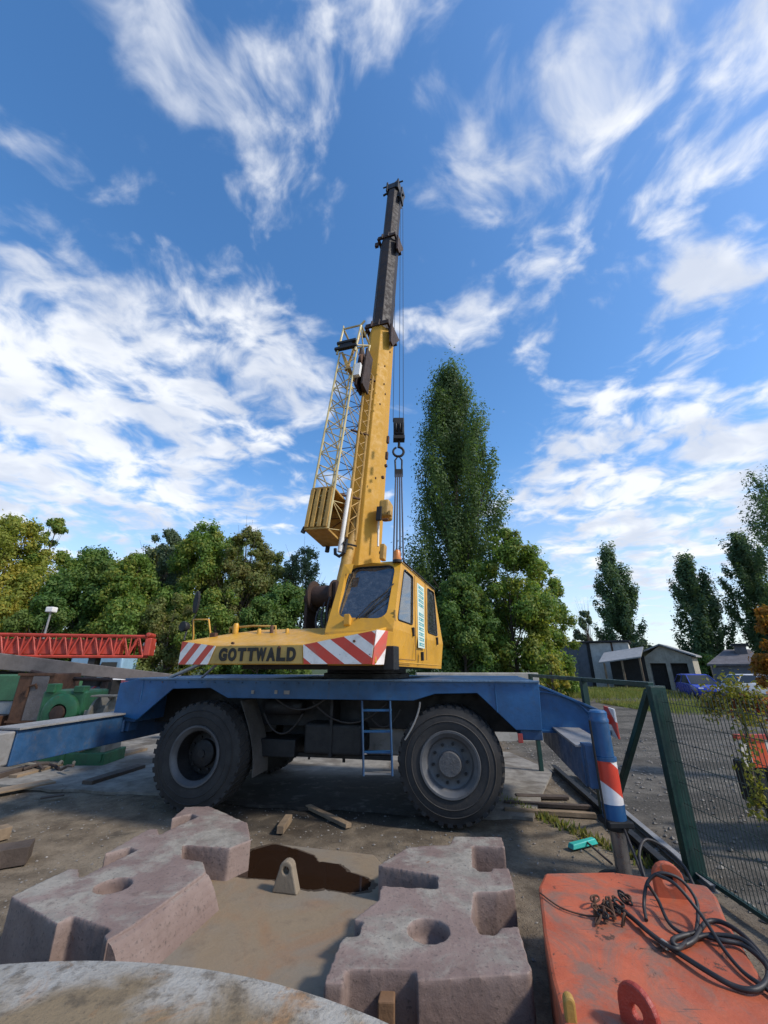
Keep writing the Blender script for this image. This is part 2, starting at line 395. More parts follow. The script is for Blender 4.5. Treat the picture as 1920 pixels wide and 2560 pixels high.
# -- carrier frame
VW = 2.75
side_px = [(283, 1786), (300, 1708), (352, 1693), (1347, 1705), (1356, 1827), (1290, 1825), (1193, 1733), (1087, 1735), (1033, 1752), (569, 1745), (526, 1720), (432, 1722), (341, 1800)]
side = [onC(x, y, .02) for x, y in side_px]
ztop = .5 * (side[2].z + side[3].z)
for i in (2, 3): side[i].z = ztop
mb = MB(); mb.prism(side, C.v * .035); cp_side = cpart(mb, 'side_plate', BLU, bevel=.008)
mb = MB(); mb.prism([p + C.v * (VW - .05) for p in side], C.v * .035); cpart(mb, 'side_plate', BLU, bevel=.008)
uL = C.loc(side[1]).x; uR = C.loc(side[3]).x
mb = MB(); mb.box((uL + .40, -.012, ztop - .022), (uR, .06, ztop + .006), C); cpart(mb, 'edge_flange', paint('worn_highlight_blue_edge', (.10, .17, .26), .5, var=.3, dirt=(.2, .17, .14), dirt_amt=.6, rust=.2), bevel=.004)  # worn top edge with its highlight painted in as paler blue
for u_ in (uL + .47, uR - .62):
    mb = MB(); mb.tube(C(u_, .014, 1.45 if u_ > -2 else 1.5), C(u_, .014, ztop - .03), .009, n=6); cpart(mb, 'weld_seam', BLU)
rb = random.Random(12)
for k in range(26):
    u_ = uL + .6 + (uR - uL - .8) * k / 25
    mb = MB(); mb.tube(C(u_, .005, ztop - .06), C(u_, .03, ztop - .06), .011, n=6); cpart(mb, 'rivet', BLUW)
mb = MB(); mb.box((uL + .06, .056, ztop - .05), (uR - .02, VW - .05, ztop - .006), C); cpart(mb, 'deck_plate', BLUW, bevel=.004)
# inner chassis rails, end boxes
mb = MB()
for v in (.75, 1.75): mb.box((uL + .25, v, 1.1), (uR - .05, v + .25, ztop - .06), C)
cpart(mb, 'chassis_rail', BLK, bevel=.01)
mb = MB(); mb.box((uL + .02, .06, 1.18), (uL + .42, VW - .06, ztop - .12), C); cpart(mb, 'end_crossmember', BLUW, bevel=.012)
mb = MB(); mb.box((uR - .32, .06, 1.1), (uR - .03, VW - .06, ztop - .1), C); cpart(mb, 'end_crossmember', BLUW, bevel=.012)
# tapered tail frame to the right of the side plate
for vv in (.55, 2.0):
    mb = MB(); prof = [(uR - .03, 1.84), (uR + .85, 1.46), (uR + .98, 1.14), (uR - .03, 1.14)]
    mb.prism([C(u, vv, z) for u, z in prof], C.v * .03)
    mb.prism([C(uR - .03, vv - .05, 1.81), C(uR - .03, vv - .05, 1.845), C(uR + .86, vv - .05, 1.475), C(uR + .86, vv - .05, 1.44)], C.v * .13)
    mb.prism([C(uR - .03, vv - .05, 1.14), C(uR - .03, vv - .05, 1.175), C(uR + .98, vv - .05, 1.175), C(uR + .98, vv - .05, 1.14)], C.v * .13)
    arc = [C(uR + .02 + .78 * math.sin(a), vv - .03, 1.2 + .5 * math.cos(a)) for a in [i * .157 for i in range(11)]]
    mb.path(arc, .012, 6)
    cpart(mb, 'tail_bracket', BLU, bevel=.005)
mb = MB(); mb.box((uR + .80, .5, 1.15), (uR + .86, 2.2, 1.44), C); cpart(mb, 'tail_crossplate', BLU, bevel=.006)
HZT = stripes('tail_hazard_paint', (C.u * .3 + C.v * -.55 + Vector((0, 0, 1)) * .8).to_tuple(), .34, srgb(196, 60, 45), (.72, .69, .66))
mb = MB(); mb.box((uR + .99, .25, 1.12), (uR + 1.015, .72, 1.5), C); mb.box((uR + .86, .47, 1.2), (uR + 1.0, .49, 1.4), C); cpart(mb, 'hazard_plate', HZT, bevel=.004)

# -- wheels
def build_wheel(u, v0, deep, mirror=False, grey=True):
    we = bpy.data.objects.new('wheel', None); COL.objects.link(we)
    par(we, CR); we.location = C(u, v0, .77)
    off = Matrix.Translation(-C(u, v0, .77))
    ax = Fr(C(u, v0, .77), C.u, (0, 0, 1), -C.v if not mirror else C.v)
    def put(mb, nm, mt, **k):
        o = mb.build(nm, mt, None, **k); o.parent = we; o.matrix_parent_inverse = off; return o
    prof = [(.405, -.045), (.43, -.015), (.50, .0), (.60, -.004), (.665, -.03), (.72, -.05), (.742, -.09), (.750, -.2), (.752, -.27), (.750, -.34), (.742, -.44), (.71, -.49), (.6, -.535), (.43, -.525), (.405, -.49)]
    mb = MB(); mb.lathe(prof, ax, 60, close=True)
    nl = 36
    for i in range(nl):
        for sd in (0, 1):
            a = 2 * math.pi * (i + .5 * sd) / nl; da = .058; sk = .05 * (1 if sd else -1)
            wo_, wi = (-.045, -.262) if sd == 0 else (-.495, -.278)
            cs = []
            for rr in (.66, .767):
                kk = 1.0 if rr < .7 else .78
                for (ww, aa) in ((wo_, a - da * kk + sk), (wo_, a + da * kk + sk), (wi, a + da * kk - sk), (wi, a - da * kk - sk)):
                    r2 = rr if rr < .7 else (.752 if ww == wo_ else .766)
                    cs.append(ax(r2 * math.cos(aa), r2 * math.sin(aa), ww))
            mb.hexa(cs)
    mb.lathe([(.530, -.004), (.542, .008), (.556, -.004)], ax, 60, close=True)
    mb.lathe([(.622, -.016), (.632, -.001), (.644, -.022)], ax, 60, close=True)
    put(mb, 'tyre', RUBB, smooth=38)
    mb = MB()
    if deep:   # deep dish, hub far inside
        mb.lathe([(.40, -.06), (.425, -.012), (.418, .006), (.395, .004), (.365, -.03), (.345, -.05), (.338, -.07), (.36, -.07), (.40, -.10)], ax, 48, close=True)
        put(mb, 'rim', RIMM, smooth=40)
        mb = MB(); mb.lathe([(.337, -.071), (.31, -.30), (.30, -.5), (.40, -.5), (.40, -.11), (.36, -.075)], ax, 48, close=True); put(mb, 'rim_barrel', BLK, smooth=40)
        mb = MB(); mb.lathe([(.30, -.40), (.30, -.30), (.2, -.28), (.19, -.22), (.15, -.2), (.06, -.19), (.06, -.17), (.0001, -.17)], ax, 32); put(mb, 'hub', BLK, smooth=40)
        hub_r, hub_w = .24, -.285
    else:
        mb.lathe([(.40, -.06), (.43, -.012), (.422, .008), (.395, .006), (.37, -.02), (.345, -.03), (.33, -.05), (.315, -.10), (.27, -.125), (.2, -.115), (.2, -.4), (.40, -.4)], ax, 48, close=True)
        put(mb, 'rim', RIMM, smooth=40)
        mb = MB(); mb.lathe([(.2, -.3), (.2, -.10), (.165, -.085), (.16, -.02), (.15, .005), (.0001, .01)], ax, 32); put(mb, 'hub', paint('hub_grey', (.085, .085, .088), .6, var=.3, dirt=(.05, .04, .035), dirt_amt=.5), smooth=40)
        hub_r, hub_w = .245, -.115
    for i in range(10):
        a = 2 * math.pi * i / 10 + .1
        mb = MB(); mb.tube(ax(hub_r * math.cos(a), hub_r * math.sin(a), hub_w - .03), ax(hub_r * math.cos(a), hub_r * math.sin(a), hub_w + .028), .021, n=6)
        put(mb, 'wheel_nut', BLK)
    return we
WL = -3.92
build_wheel(0, 0.02, False); build_wheel(-3.885, -.19, True)
build_wheel(0, VW - .02, False, True); build_wheel(WL, VW - .02, True, True)
for u in (0, WL):
    mb = MB(); mb.tube(C(u, .45, .77), C(u, VW - .45, .77), .13, n=14); mb.lathe([(.05, -.3), (.28, -.2), (.32, 0), (.28, .2), (.05, .3)], Fr(C(u, VW / 2, .77), (0, 0, 1), C.u, C.v), 20)
    mb.box((u - .35, .8, .85), (u - .25, 2.0, 1.2), C); mb.box((u + .25, .8, .85), (u + .35, 2.0, 1.2), C); mb.box((u - .35, 1.1, .85), (u + .35, 1.7, .98), C)
    cpart(mb, 'axle', BLK, bevel=.01)
# arch liners
for (a, b_) in (((341, 1800), (569, 1745)), ((1033, 1752), (1290, 1825))):
    pass
# mudguard flap by the left wheel: thin curved sheet
fl = []
for i in range(9):
    t_ = i / 8; fl.append((onC(601 + 34 * math.sin(t_ * 1.9) - 4 * t_, 1752 + 192 * t_, .10)))
mb = MB()
for i in range(8):
    a, b_ = fl[i], fl[i + 1]; n_ = C.u * .012
    mb.hexa([a, a + n_, a + n_ + C.v * .5, a + C.v * .5, b_, b_ + n_, b_ + n_ + C.v * .5, b_ + C.v * .5])
cpart(mb, 'mudguard', paint('dusty_dark_sheet', (.09, .08, .07), .8, var=.3))
fl = [onC(1050 - 38 * t_ ** 1.6, 1755 + 95 * t_, .05) for t_ in [i / 8 for i in range(9)]]
mb = MB(); mb.path(fl, .014, 6); cpart(mb, 'air_hose', GALV)
# ladder
Lp = lambda x, y: onC(x, y, -.04)
lad = bpy.data.objects.new('ladder', None); 
mb = MB()
for x0, x1 in ((905, 909), (975, 981)):
    mb.tube(Lp(x0, 1752), Lp(x1, 1940), .016, n=8)
ladr = cpart(mb, 'ladder', BLUW, smooth=40)
for y_, m_ in ((1779, BLU), (1832, BLU), (1884, BLU), (1938, GALV)):
    t_ = (y_ - 1752) / 190
    a, b_ = Lp(905 + 4 * t_, y_), Lp(976 + 5 * t_, y_)
    mb = MB(); mb.prism([a, b_, b_ + C.v * .1, a + C.v * .1], (0, 0, .026)); o = mb.build('rung', m_, None, bevel=.004); o.parent = ladr
bpy.data.objects.remove(lad)
# fuel tank, battery box and underside machinery
a = onC(762, 1797, .35); b_ = onC(903, 1893, .35); la, lb = C.loc(a), C.loc(b_)
mb = MB(); mb.box((la.x, .35, lb.z), (lb.x, 1.0, la.z - .06), C); tk = cpart(mb, 'fuel_tank', BLK, bevel=.05, seg=4)
mb = MB(); um = (la.x + lb.x) / 2 - .05; mb.box((um, .335, lb.z - .03), (um + .05, 1.01, la.z + .3), C); cpart(mb, 'tank_strap', BLK, bevel=.004)
a = C.loc(onC(632, 1846, .4)); b_ = C.loc(onC(735, 1895, .4))
mb = MB(); mb.box((a.x, .4, b_.z), (b_.x, 1.0, a.z), C); cpart(mb, 'battery_box', BLK, bevel=.015)
a = C.loc(onC(915, 1790, .9)); b_ = C.loc(onC(985, 1890, .9))
mb = MB(); mb.box((a.x, .9, b_.z), (b_.x + .35, 1.5, a.z), C); cpart(mb, 'hydraulic_tank', GALV, bevel=.03, seg=3)
mb = MB(); mb.box((-3.0, 1.0, .75), (-1.2, 1.9, 1.5), C); mb.tube(C(-3.6, 1.45, .82), C(-.3, 1.45, .82), .07, n=10); cpart(mb, 'gearbox', BLK, bevel=.03)
a = C.loc(onC(770, 1893, .5)).x
mb = MB(); mb.box((-2.9, .55, .68), (-.95, .62, .74), C); mb.tube(C(-2.35, .7, .62), C(-2.35, .7, .95), .02, n=6); mb.tube(C(-1.75, .7, .6), C(-1.75, .7, .95), .025, n=6); cpart(mb, 'underframe_bracket', BLK)
mb = MB(); p = onC(1300, 1843, .06); mb.box((C.loc(p).x - .03, .03, p.z - .07), (C.loc(p).x + .035, .06, p.z + .05), C); cpart(mb, 'marker_lamp', REDLENS, bevel=.006)
for k, (ua, ub, sag) in enumerate(((-2.9, -1.9, .22), (-2.2, -.95, .30), (-1.3, -.75, .25), (-3.1, -2.4, .3))):
    pts = [C(ua + (ub - ua) * t_, .28 + .05 * k, 1.62 - sag * 4 * t_ * (1 - t_) - .1 * k) for t_ in [i / 10 for i in range(11)]]
    mb = MB(); mb.path(pts, .017, 7); cpart(mb, 'hydraulic_hose', HOSE, smooth=60)
mb = MB(); mb.lathe([(.0001, -.34), (.10, -.33), (.13, -.29), (.13, .29), (.10, .33), (.0001, .34)], Fr(C(-2.75, .5, 1.42), C.v, (0, 0, 1), C.u), 24); cpart(mb, 'air_tank', BLK, smooth=40)
# stencil marks / small plates on the side
for x_, y_, w_ in ((632, 1730, .05), (690, 1730, .05), (717, 1731, .10)):
    p = C.loc(onC(x_, y_, .015)); mb = MB(); mb.box((p.x - w_ / 2, .008, p.z - .028), (p.x + w_ / 2, .018, p.z + .028), C); cpart(mb, 'side_marker', GALV, bevel=.003)
mb = MB(); p = C.loc(onC(310, 1812, .1)); mb.box((p.x - .12, .1, p.z - .1), (p.x + .1, .3, p.z + .08), C); mb.tube(C(p.x + .02, .06, p.z - .1), C(p.x + .02, .06, p.z + .08), .03, n=8); cpart(mb, 'tow_bracket', BLUW, bevel=.01)

# -- outriggers
UB = 1.72
mb = MB(); mb.box((UB - .15, -.92, .80), (UB + .13, 2.0, 1.19), C); ob = cpart(mb, 'outrigger_beam', BLUW, bevel=.012)
mb = MB(); mb.box((UB - .20, -.9, 1.191), (UB + .18, .9, 1.215), C); o = mb.build('top_flange', GALV, None, bevel=.004); o.parent = ob
CY = C.loc(onz(1560, 2180, .1)); cyp = C(CY.x, CY.y, 0)
cyf = Fr(cyp, (1, 0, 0), (0, 1, 0))
oc = bpy.data.objects.new('outrigger_jack', None); COL.objects.link(oc); par(oc, CR); oc.location = cyp
def jp(mb, nm, mt, **k):
    o = mb.build(nm, mt, None, **k); o.parent = oc; o.matrix_parent_inverse = Matrix.Translation(-cyp); return o
zt = ony(1497, 1775, cyp.y).z
mb = MB(); mb.lathe([(.088, 1.13), (.098, 1.14), (.098, zt - .12), (.103, zt - .12), (.103, zt - .09), (.096, zt - .08), (.096, zt - .02), (.075, zt), (.0001, zt)], cyf, 32); jp(mb, 'jack_tube', BLU, smooth=40)
mb = MB(); mb.lathe([(.08, 1.10), (.118, 1.10), (.118, 1.135), (.08, 1.135)], cyf, 32, close=True); jp(mb, 'collar', BLU, smooth=40)
HZJ = stripes('jack_hazard_paint', (.62, .0, .78), .42, srgb(205, 62, 40), (.75, .70, .68), .08)
mb = MB(); mb.lathe([(.05, .70), (.112, .70), (.110, 1.10), (.05, 1.10)], cyf, 36, close=True); jp(mb, 'hazard_sleeve', HZJ, smooth=40)
mb = MB(); mb.lathe([(.05, .56), (.114, .56), (.114, .70), (.05, .70)], cyf, 36, close=True); jp(mb, 'lower_sleeve', BLU, smooth=40)
mb = MB(); mb.box((-.13, -.13, .50), (.13, .13, .56), cyf); mb.lathe([(.05, .46), (.11, .46), (.12, .5), (.05, .5)], cyf, 24, close=True); jp(mb, 'base_plate', BLK, bevel=.012)
mb = MB(); mb.lathe([(.0001, .06), (.075, .06), (.075, .48), (.0001, .48)], cyf, 28); jp(mb, 'ram', CHRM, smooth=40)
mb = MB(); mb.lathe([(.0001, .0), (.26, .0), (.26, .03), (.12, .08), (.0001, .08)], cyf, 28); jp(mb, 'foot_pad', BLK, smooth=30)
mb = MB(); mb.box((CY.x - .2, CY.y - .03, .82), (CY.x - .08, CY.y + .2, 1.24), C); cpart(mb, 'jack_bracket', BLUW, bevel=.01)
mb = MB(); mb.tube(C(CY.x - .12, CY.y - .09, .5), C(CY.x - .12, CY.y - .09, zt - .1), .012, n=6); cpart(mb, 'hydraulic_pipe', BLK)
# left outrigger
ULo = -5.62
pl = C.loc(onpl(40, 1822, C(ULo, 0, 0), C.u)); zt2 = pl.z
vEnd = C.loc(onpl(22, 1830, C(ULo, 0, 0), C.u)).y
mb = MB(); mb.box((ULo - .2, vEnd, zt2 - .42), (ULo + .14, 2.4, zt2), C); ob2 = cpart(mb, 'outrigger_beam', BLUW, bevel=.012)
mb = MB(); mb.box((ULo - .24, vEnd - .02, zt2 + .001), (ULo + .19, .6, zt2 + .028), C); o = mb.build('top_flange', GALV, None, bevel=.004); o.parent = ob2
mb = MB(); mb.box((ULo - .19, vEnd - .28, zt2 - .40), (ULo + .13, vEnd - .005, zt2 - .01), C); cpart(mb, 'jack_bracket', GALV, bevel=.02)
mb = MB(); cf2 = Fr(C(ULo, vEnd - .42, 0), (1, 0, 0), (0, 1, 0)); mb.lathe([(.0001, .0), (.26, .0), (.26, .04), (.075, .08), (.075, .5), (.13, .5), (.13, 1.6), (.0001, 1.6)], cf2, 24); cpart(mb, 'outrigger_jack', BLUW, smooth=35)
# matching far-side stubs
# -- slewing ring
sc_ = C(-1.55, 1.38, 0)
mb = MB(); mb.lathe([(.55, ztop - .02), (.80, ztop - .02), (.80, ztop + .07), (.74, ztop + .08), (.74, 2.04), (.86, 2.06), (.86, 2.12), (.5, 2.12)], Fr(sc_, (1, 0, 0), (0, 1, 0)), 48, close=True); cpart(mb, 'slewing_ring', BLK, smooth=40)
mb = MB(); mb.box((-2.4, .5, 2.02), (0.0, 3.4, 2.10), S); cpart(mb, 'turntable_plate', BLK, bevel=.01)

# -- rear counterweight with hazard panels and lettering
FP = [(445, 1662), (929, 1661), (940, 1574), (759, 1611), (540, 1614), (457, 1603)]
fp = [onS(x, y, 0) for x, y in FP]
mb = MB(); mb.prism(fp, S.v * .45); cw = cpart(mb, 'counterweight', YEL, bevel=.012)
def face_panel(px, mat, nm, d=.012, parent=cw):
    mb = MB(); mb.prism([onS(x, y, 0) - S.v * .001 for x, y in px], -S.v * d); o = mb.build(nm, mat, None); o.parent = parent; return o
sl = Vector(S.u)
HZL = stripes('left_hazard_paint', (S.u * .77 + Vector((0, 0, 1)) * -.64).to_tuple(), .21, srgb(196, 70, 50), (.74, .70, .64), .35)
HZR = stripes('right_hazard_paint', (S.u * .555 + Vector((0, 0, 1)) * .83).to_tuple(), .275, srgb(200, 62, 42), (.76, .72, .66), .12)
HZC = stripes('corner_hazard_paint', (S.u * .9 + Vector((0, 0, 1)) * -.42).to_tuple(), .17, srgb(205, 90, 75), (.82, .76, .72), .1)
face_panel([(447, 1661), (520, 1661), (540, 1615), (457, 1604)], HZL, 'hazard_panel')
face_panel([(760, 1660), (928, 1660), (939, 1576), (759, 1612)], HZR, 'hazard_panel')
TANP = paint('dull_yellow_panel', (.46, .29, .075), .6, var=.2, dirt=(.2, .13, .05), dirt_amt=.4, rust=.12, bump=.004)
face_panel([(524, 1659), (757, 1659), (756, 1613), (543, 1616)], TANP, 'name_panel', .008)
# right corner face
ca, cb2 = onS(940, 1574, 0), onS(929, 1661, 0)
cc, cd = onS(969, 1577, .22), onS(958, 1661, .22)
mb = MB(); mb.prism([cb2, cd, cc, ca], S.v * .3); o = mb.build('corner_block', YEL, None, bevel=.006); o.parent = cw
nrm = (cd - cb2).cross(ca - cb2).normalized()
if nrm.y > 0: nrm = -nrm
mb = MB(); mb.prism([p + nrm * .002 for p in (cb2, cd, cc, ca)], nrm * .01); o = mb.build('hazard_panel', HZC, None); o.parent = cw
# lettering
def text_mesh(body, size, extrude, offset):
    cu = bpy.data.curves.new('txt', 'FONT'); cu.body = body; cu.size = size; cu.extrude = extrude; cu.offset = offset; cu.space_character = 1.06
    o = bpy.data.objects.new('txt', cu); COL.objects.link(o)
    dg = bpy.context.evaluated_depsgraph_get(); dg.update()
    me = bpy.data.meshes.new_from_object(o.evaluated_get(dg)); bpy.data.objects.remove(o); return me
tl, tr_, tb = onS(546, 1653, 0), onS(742, 1653, 0), onS(640, 1619, 0)
x_run = (tr_ - tl).dot(S.u); cap_h = tb.z - (tl.z + tr_.z) / 2
xs_ = 0.0; letters = "GOTTWALD"; slot = x_run / len(letters)
for i, ch in enumerate(letters):
    me = text_mesh(ch, 1.0, .004, .062)
    co = np.array([v.co for v in me.vertices]); mn, mx = co.min(0), co.max(0)
    wch = slot * (.93 if ch != 'W' else 1.12)
    sxx = wch / (mx[0] - mn[0]) * .94; syy = cap_h / (mx[1] - mn[1])
    base = tl + S.u * (slot * i + (slot - wch) * .5); base.z = tl.z + (tr_.z - tl.z) * (i / 7)
    for v in me.vertices:
        x_ = (v.co.x - mn[0]) * sxx; y_ = (v.co.y - mn[1]) * syy
        v.co = base + S.u * x_ + Vector((0, 0, y_)) - S.v * (.011 + v.co.z + .004)
    o = finish('letter', me, TEXT); o.parent = cw
# bolts on the panel
for (x_, y_) in ((583, 1608), (887, 1603), (700, 1618), (1, 1)):
    if x_ > 1:
        p = onS(x_, y_, 0); mb = MB(); mb.tube(p + S.v * .01, p - S.v * .03, .018, n=8); o = mb.build('bolt', RUST, None); o.parent = cw

# -- hood behind the panel
front = [onS(457, 1603, .03), onS(540, 1614, .03), onS(759, 1611, .03), onS(940, 1575, .03)]
fl_ = [S.loc(p) for p in front]
back = [(fl_[0].x + .10, .95, 2.60), (fl_[1].x + .10, 1.0, 2.66), (fl_[2].x, 1.0, 2.66), (fl_[3].x - .02, .75, 2.64)]
mb = MB()
vsb = [p for p in front] + [S(*b_) for b_ in back] + [S(f.x, .03, 2.102) for f in fl_] + [S(b_[0], b_[1], 2.102) for b_ in back]
fs = [(i, i + 1, 5 + i, 4 + i) for i in range(3)] + [(8 + i, 12 + i, 13 + i, 9 + i) for i in range(3)] + [(i, 8 + i, 9 + i, i + 1) for i in range(3)] + [(4 + i, 5 + i, 13 + i, 12 + i) for i in range(3)] + [(0, 4, 12, 8), (3, 11, 15, 7)]
mb.add(vsb, fs); hood = cpart(mb, 'engine_hood', YEL, bevel=.02)
mb = MB(); mb.box((-2.7, 1.0, 2.1), (-.95, 3.6, 2.55), S); cpart(mb, 'upper_deck', YELD, bevel=.02)
# hood fittings
def hoodz(px, py, v): return onS(px, py, v)
for (x_, y_, r_, mt) in ((590, 1566, .05, YEL), (648, 1577, .035, YEL), (718, 1576, .03, YEL), (680, 1568, .03, RUST), (840, 1571, .035, YEL)):
    p = onS(x_, y_, .75); mb = MB(); mb.lathe([(.0001, -.12), (r_, -.12), (r_, r_ * .4), (r_ * .7, r_), (.0001, r_)], Fr(p, (1, 0, 0), (0, 1, 0)), 14); cpart(mb, 'filler_cap', mt, smooth=40)
p0, p1 = onS(575, 1570, .8), onS(690, 1566, .8)
mb = MB(); mb.path([p0 + Vector((0, 0, -.12)), p0, p0 + (p1 - p0) * .5 + Vector((0, 0, .02)), p1, p1 + Vector((0, 0, -.12))], .018, 7); cpart(mb, 'grab_rail', YELD, smooth=60)
q0, q1 = onS(484, 1590, .5), onS(484, 1549, .5); q2, q3 = onS(522, 1549, .5), onS(526, 1585, .5)
mb = MB(); mb.path([q0 - Vector((0, 0, .25)), q0, q1, q2, q3, q3 - Vector((0, 0, .25))], .016, 7); cpart(mb, 'guard_rail', YEL, smooth=60)
# mirror on a stalk, work lamp
p = onS(489, 1505, .5); mb = MB()
el = [p + S.u * (.055 * math.cos(a)) + Vector((0, 0, .20 * math.sin(a))) for a in [i * math.pi / 10 for i in range(20)]]
mb.prism(el, S.v * .05); mb.path([onS(482, 1600, .52), onS(481, 1552, .52), p + S.v * .06 - Vector((0, 0, .2))], .013, 7); cpart(mb, 'mirror', BLK, bevel=.008)
p = onS(458, 1566, .35); mb = MB(); mb.lathe([(.0001, -.02), (.075, -.02), (.085, .0), (.07, .07), (.04, .12), (.0001, .13)], Fr(p, S.u, (0, 0, 1), S.v), 20); mb.path([p + S.v * .1, onS(460, 1600, .4)], .015, 6); cpart(mb, 'work_lamp', BLK, smooth=50)
mb = MB(); p = onS(532, 1590, .4); mb.box((S.loc(p).x - .05, .38, p.z - .1), (S.loc(p).x + .06, .45, p.z + .05), S); cpart(mb, 'hinge_block', RUST, bevel=.01)
# prop struts under the left overhang
mb = MB()
a0 = onC(432, 1690, .4)
mb.path([C(C.loc(onC(425, 1690, .35)).x, .35, ztop), S(-3.05, .35, 2.11)], .03, 6); mb.path([C(C.loc(onC(505, 1690, .35)).x, .35, ztop), S(-2.75, .35, 2.11)], .022, 6); cpart(mb, 'support_strut', GALV)
# black buffer beside the corner
p = S.loc(onS(977, 1650, .33)); mb = MB(); mb.box((p.x - .085, .25, 2.02), (p.x + .07, .5, 2.33), S); cpart(mb, 'rubber_buffer', BLK, bevel=.012)
# winch drum and machinery left of the cab
p = onS(812, 1490, 1.9); mb = MB()
wf = Fr(p, S.v, (0, 0, 1), S.u)
mb.lathe([(.06, -.24), (.30, -.24), (.30, -.21), (.2, -.2), (.2, .2), (.30, .21), (.30, .24), (.06, .24)], wf, 32, close=True)
mb.box((S.loc(p).x - .32, 1.7, 2.4), (S.loc(p).x - .26, 2.1, p.z + .1), S); mb.box((S.loc(p).x + .26, 1.7, 2.4), (S.loc(p).x + .32, 2.1, p.z + .22), S); mb.box((S.loc(p).x - .1, 2.15, 2.4), (S.loc(p).x + .5, 2.5, p.z + .25), S)
cpart(mb, 'winch_drum', DRUST, smooth=40)
mb = MB(); mb.tube(p - S.u * .23 + Vector((0, 0, -.05)), p - S.u * .36 + Vector((0, 0, -.04)), .12, n=16); mb.tube(p - S.u * .36 + Vector((0, 0, -.04)), p - S.u * .42 + Vector((0, 0, -.04)), .08, n=16); cpart(mb, 'winch_motor', DRUST, smooth=40)
for k in range(3):
    a = onS(800 + 12 * k, 1520, 1.5); mb = MB()
    pts = [a + Vector((0, 0, .1 * k)), a + Vector((-.12, -.1, -.25)), onS(795 + 20 * k, 1568, 1.2), onS(800 + 20 * k, 1590, 1.1)]
    mb.path([pts[0].lerp(pts[1], t_) * (1 - t_) + pts[1].lerp(pts[3], t_) * t_ for t_ in [i / 8 for i in range(9)]], .018, 6); cpart(mb, 'hydraulic_hose', HOSE, smooth=60)

# -- operator cab
R0, R1 = ony(972, 1664, 5.95), ony(983, 1571, 6.05)
L1, L2 = ony(812, 1580, 6.42), ony(861, 1411, 7.02)
L0 = Vector((L1.x, L1.y - .02, R0.z))
RT, RM, RB = ony(1085, 1475, 9.0), ony(1107, 1610, 8.95), ony(1103, 1672, 8.9)
Sn0 = (RM - R1).cross(RT - R1).normalized(); R2 = onpl(1003, 1402, R1, Sn0)
LT, LM, LB = (p - S.u * .82 for p in (RT, RM, RB))
hull = [R0, R1, R2, L0, L1, L2, RT, RM, RB, LT, LM, LB]
def hull_obj(name, pts, mat, parent):
    bm = bmesh.new(); vs = [bm.verts.new(p) for p in pts]
    bmesh.ops.convex_hull(bm, input=vs); bmesh.ops.dissolve_limit(bm, angle_limit=R(1.5), verts=bm.verts, edges=bm.edges)
    bmesh.ops.recalc_face_normals(bm, faces=bm.faces)
    me = bpy.data.meshes.new(name); bm.to_mesh(me); bm.free(); return finish(name, me, mat, parent)
cen = sum(hull, Vector()) / len(hull)
cabo = hull_obj('cab', hull, YEL, None)
inner = hull_obj('cutter', [cen + (p - cen) * .93 for p in hull], None, None)
Wn = (R1 - L1).cross(R2 - L1).normalized(); Wn = -Wn if Wn.y > 0 else Wn
Sn = (RM - R1).cross(RT - R1).normalized(); Sn = -Sn if Sn.x < 0 else Sn
def wpoly(px, P, Nn, r): return rounded([onpl(x, y, P, Nn) for x, y in px], r)
ws = wpoly([(879, 1420), (990, 1413), (966, 1549), (843, 1547)], L1, Wn, .19)
fw = wpoly([(1010, 1423), (1032, 1443), (1031, 1562), (994, 1549)], R1, Sn, .07)
rw = wpoly([(1068, 1471), (1084, 1481), (1093, 1590), (1069, 1581)], R1, Sn, .07)
cuts = [inner]
for poly, Nn, dep in ((ws, Wn, .35), (fw, Sn, 1.9), (rw, Sn, 1.9)):
    mb = MB(); mb.prism([p + Nn * .15 for p in poly], -Nn * (.15 + dep)); cuts.append(mb.build('cutter', None))
bool_cut(cabo, cuts)
par(cabo, CR); bv = cabo.modifiers.new('bevel', 'BEVEL'); bv.width = .014; bv.segments = 2; bv.limit_method = 'ANGLE'; bv.angle_limit = R(30)
def cabp(mb, nm, mt, **k): o = mb.build(nm, mt, None, **k); o.parent = cabo; return o
for poly, Nn, nm in ((ws, Wn, 'windscreen'), (fw, Sn, 'side_window'), (rw, Sn, 'side_window')):
    mb = MB(); mb.prism([p - Nn * .012 for p in poly], -Nn * .006); cabp(mb, nm, GLS)
    mb = MB(); mb.path([p + Nn * .002 for p in poly], .013, 6, closed=True); cabp(mb, 'rubber_seal', BLK, smooth=60)
mb = MB(); mb.prism([p - S.u * 1.0 - Vector((0, 0, 0)) for p in [onpl(1000, 1430, R1, Sn), onpl(1028, 1450, R1, Sn), onpl(1028, 1550, R1, Sn), onpl(1000, 1545, R1, Sn)]], -S.u * .002)
# seat inside
sp_ = cen + Vector((0, 0, -.35)); sf = Fr(sp_, S.u, S.v)
mb = MB(); mb.box((-.25, -.6, -.3), (.25, -.1, -.1), sf); mb.box((-.25, -.15, -.1), (.25, -.02, .5), sf); mb.box((-.2, -1.1, -.3), (.2, -.95, .25), sf); cabp(mb, 'seat', BLK, bevel=.05, seg=3)
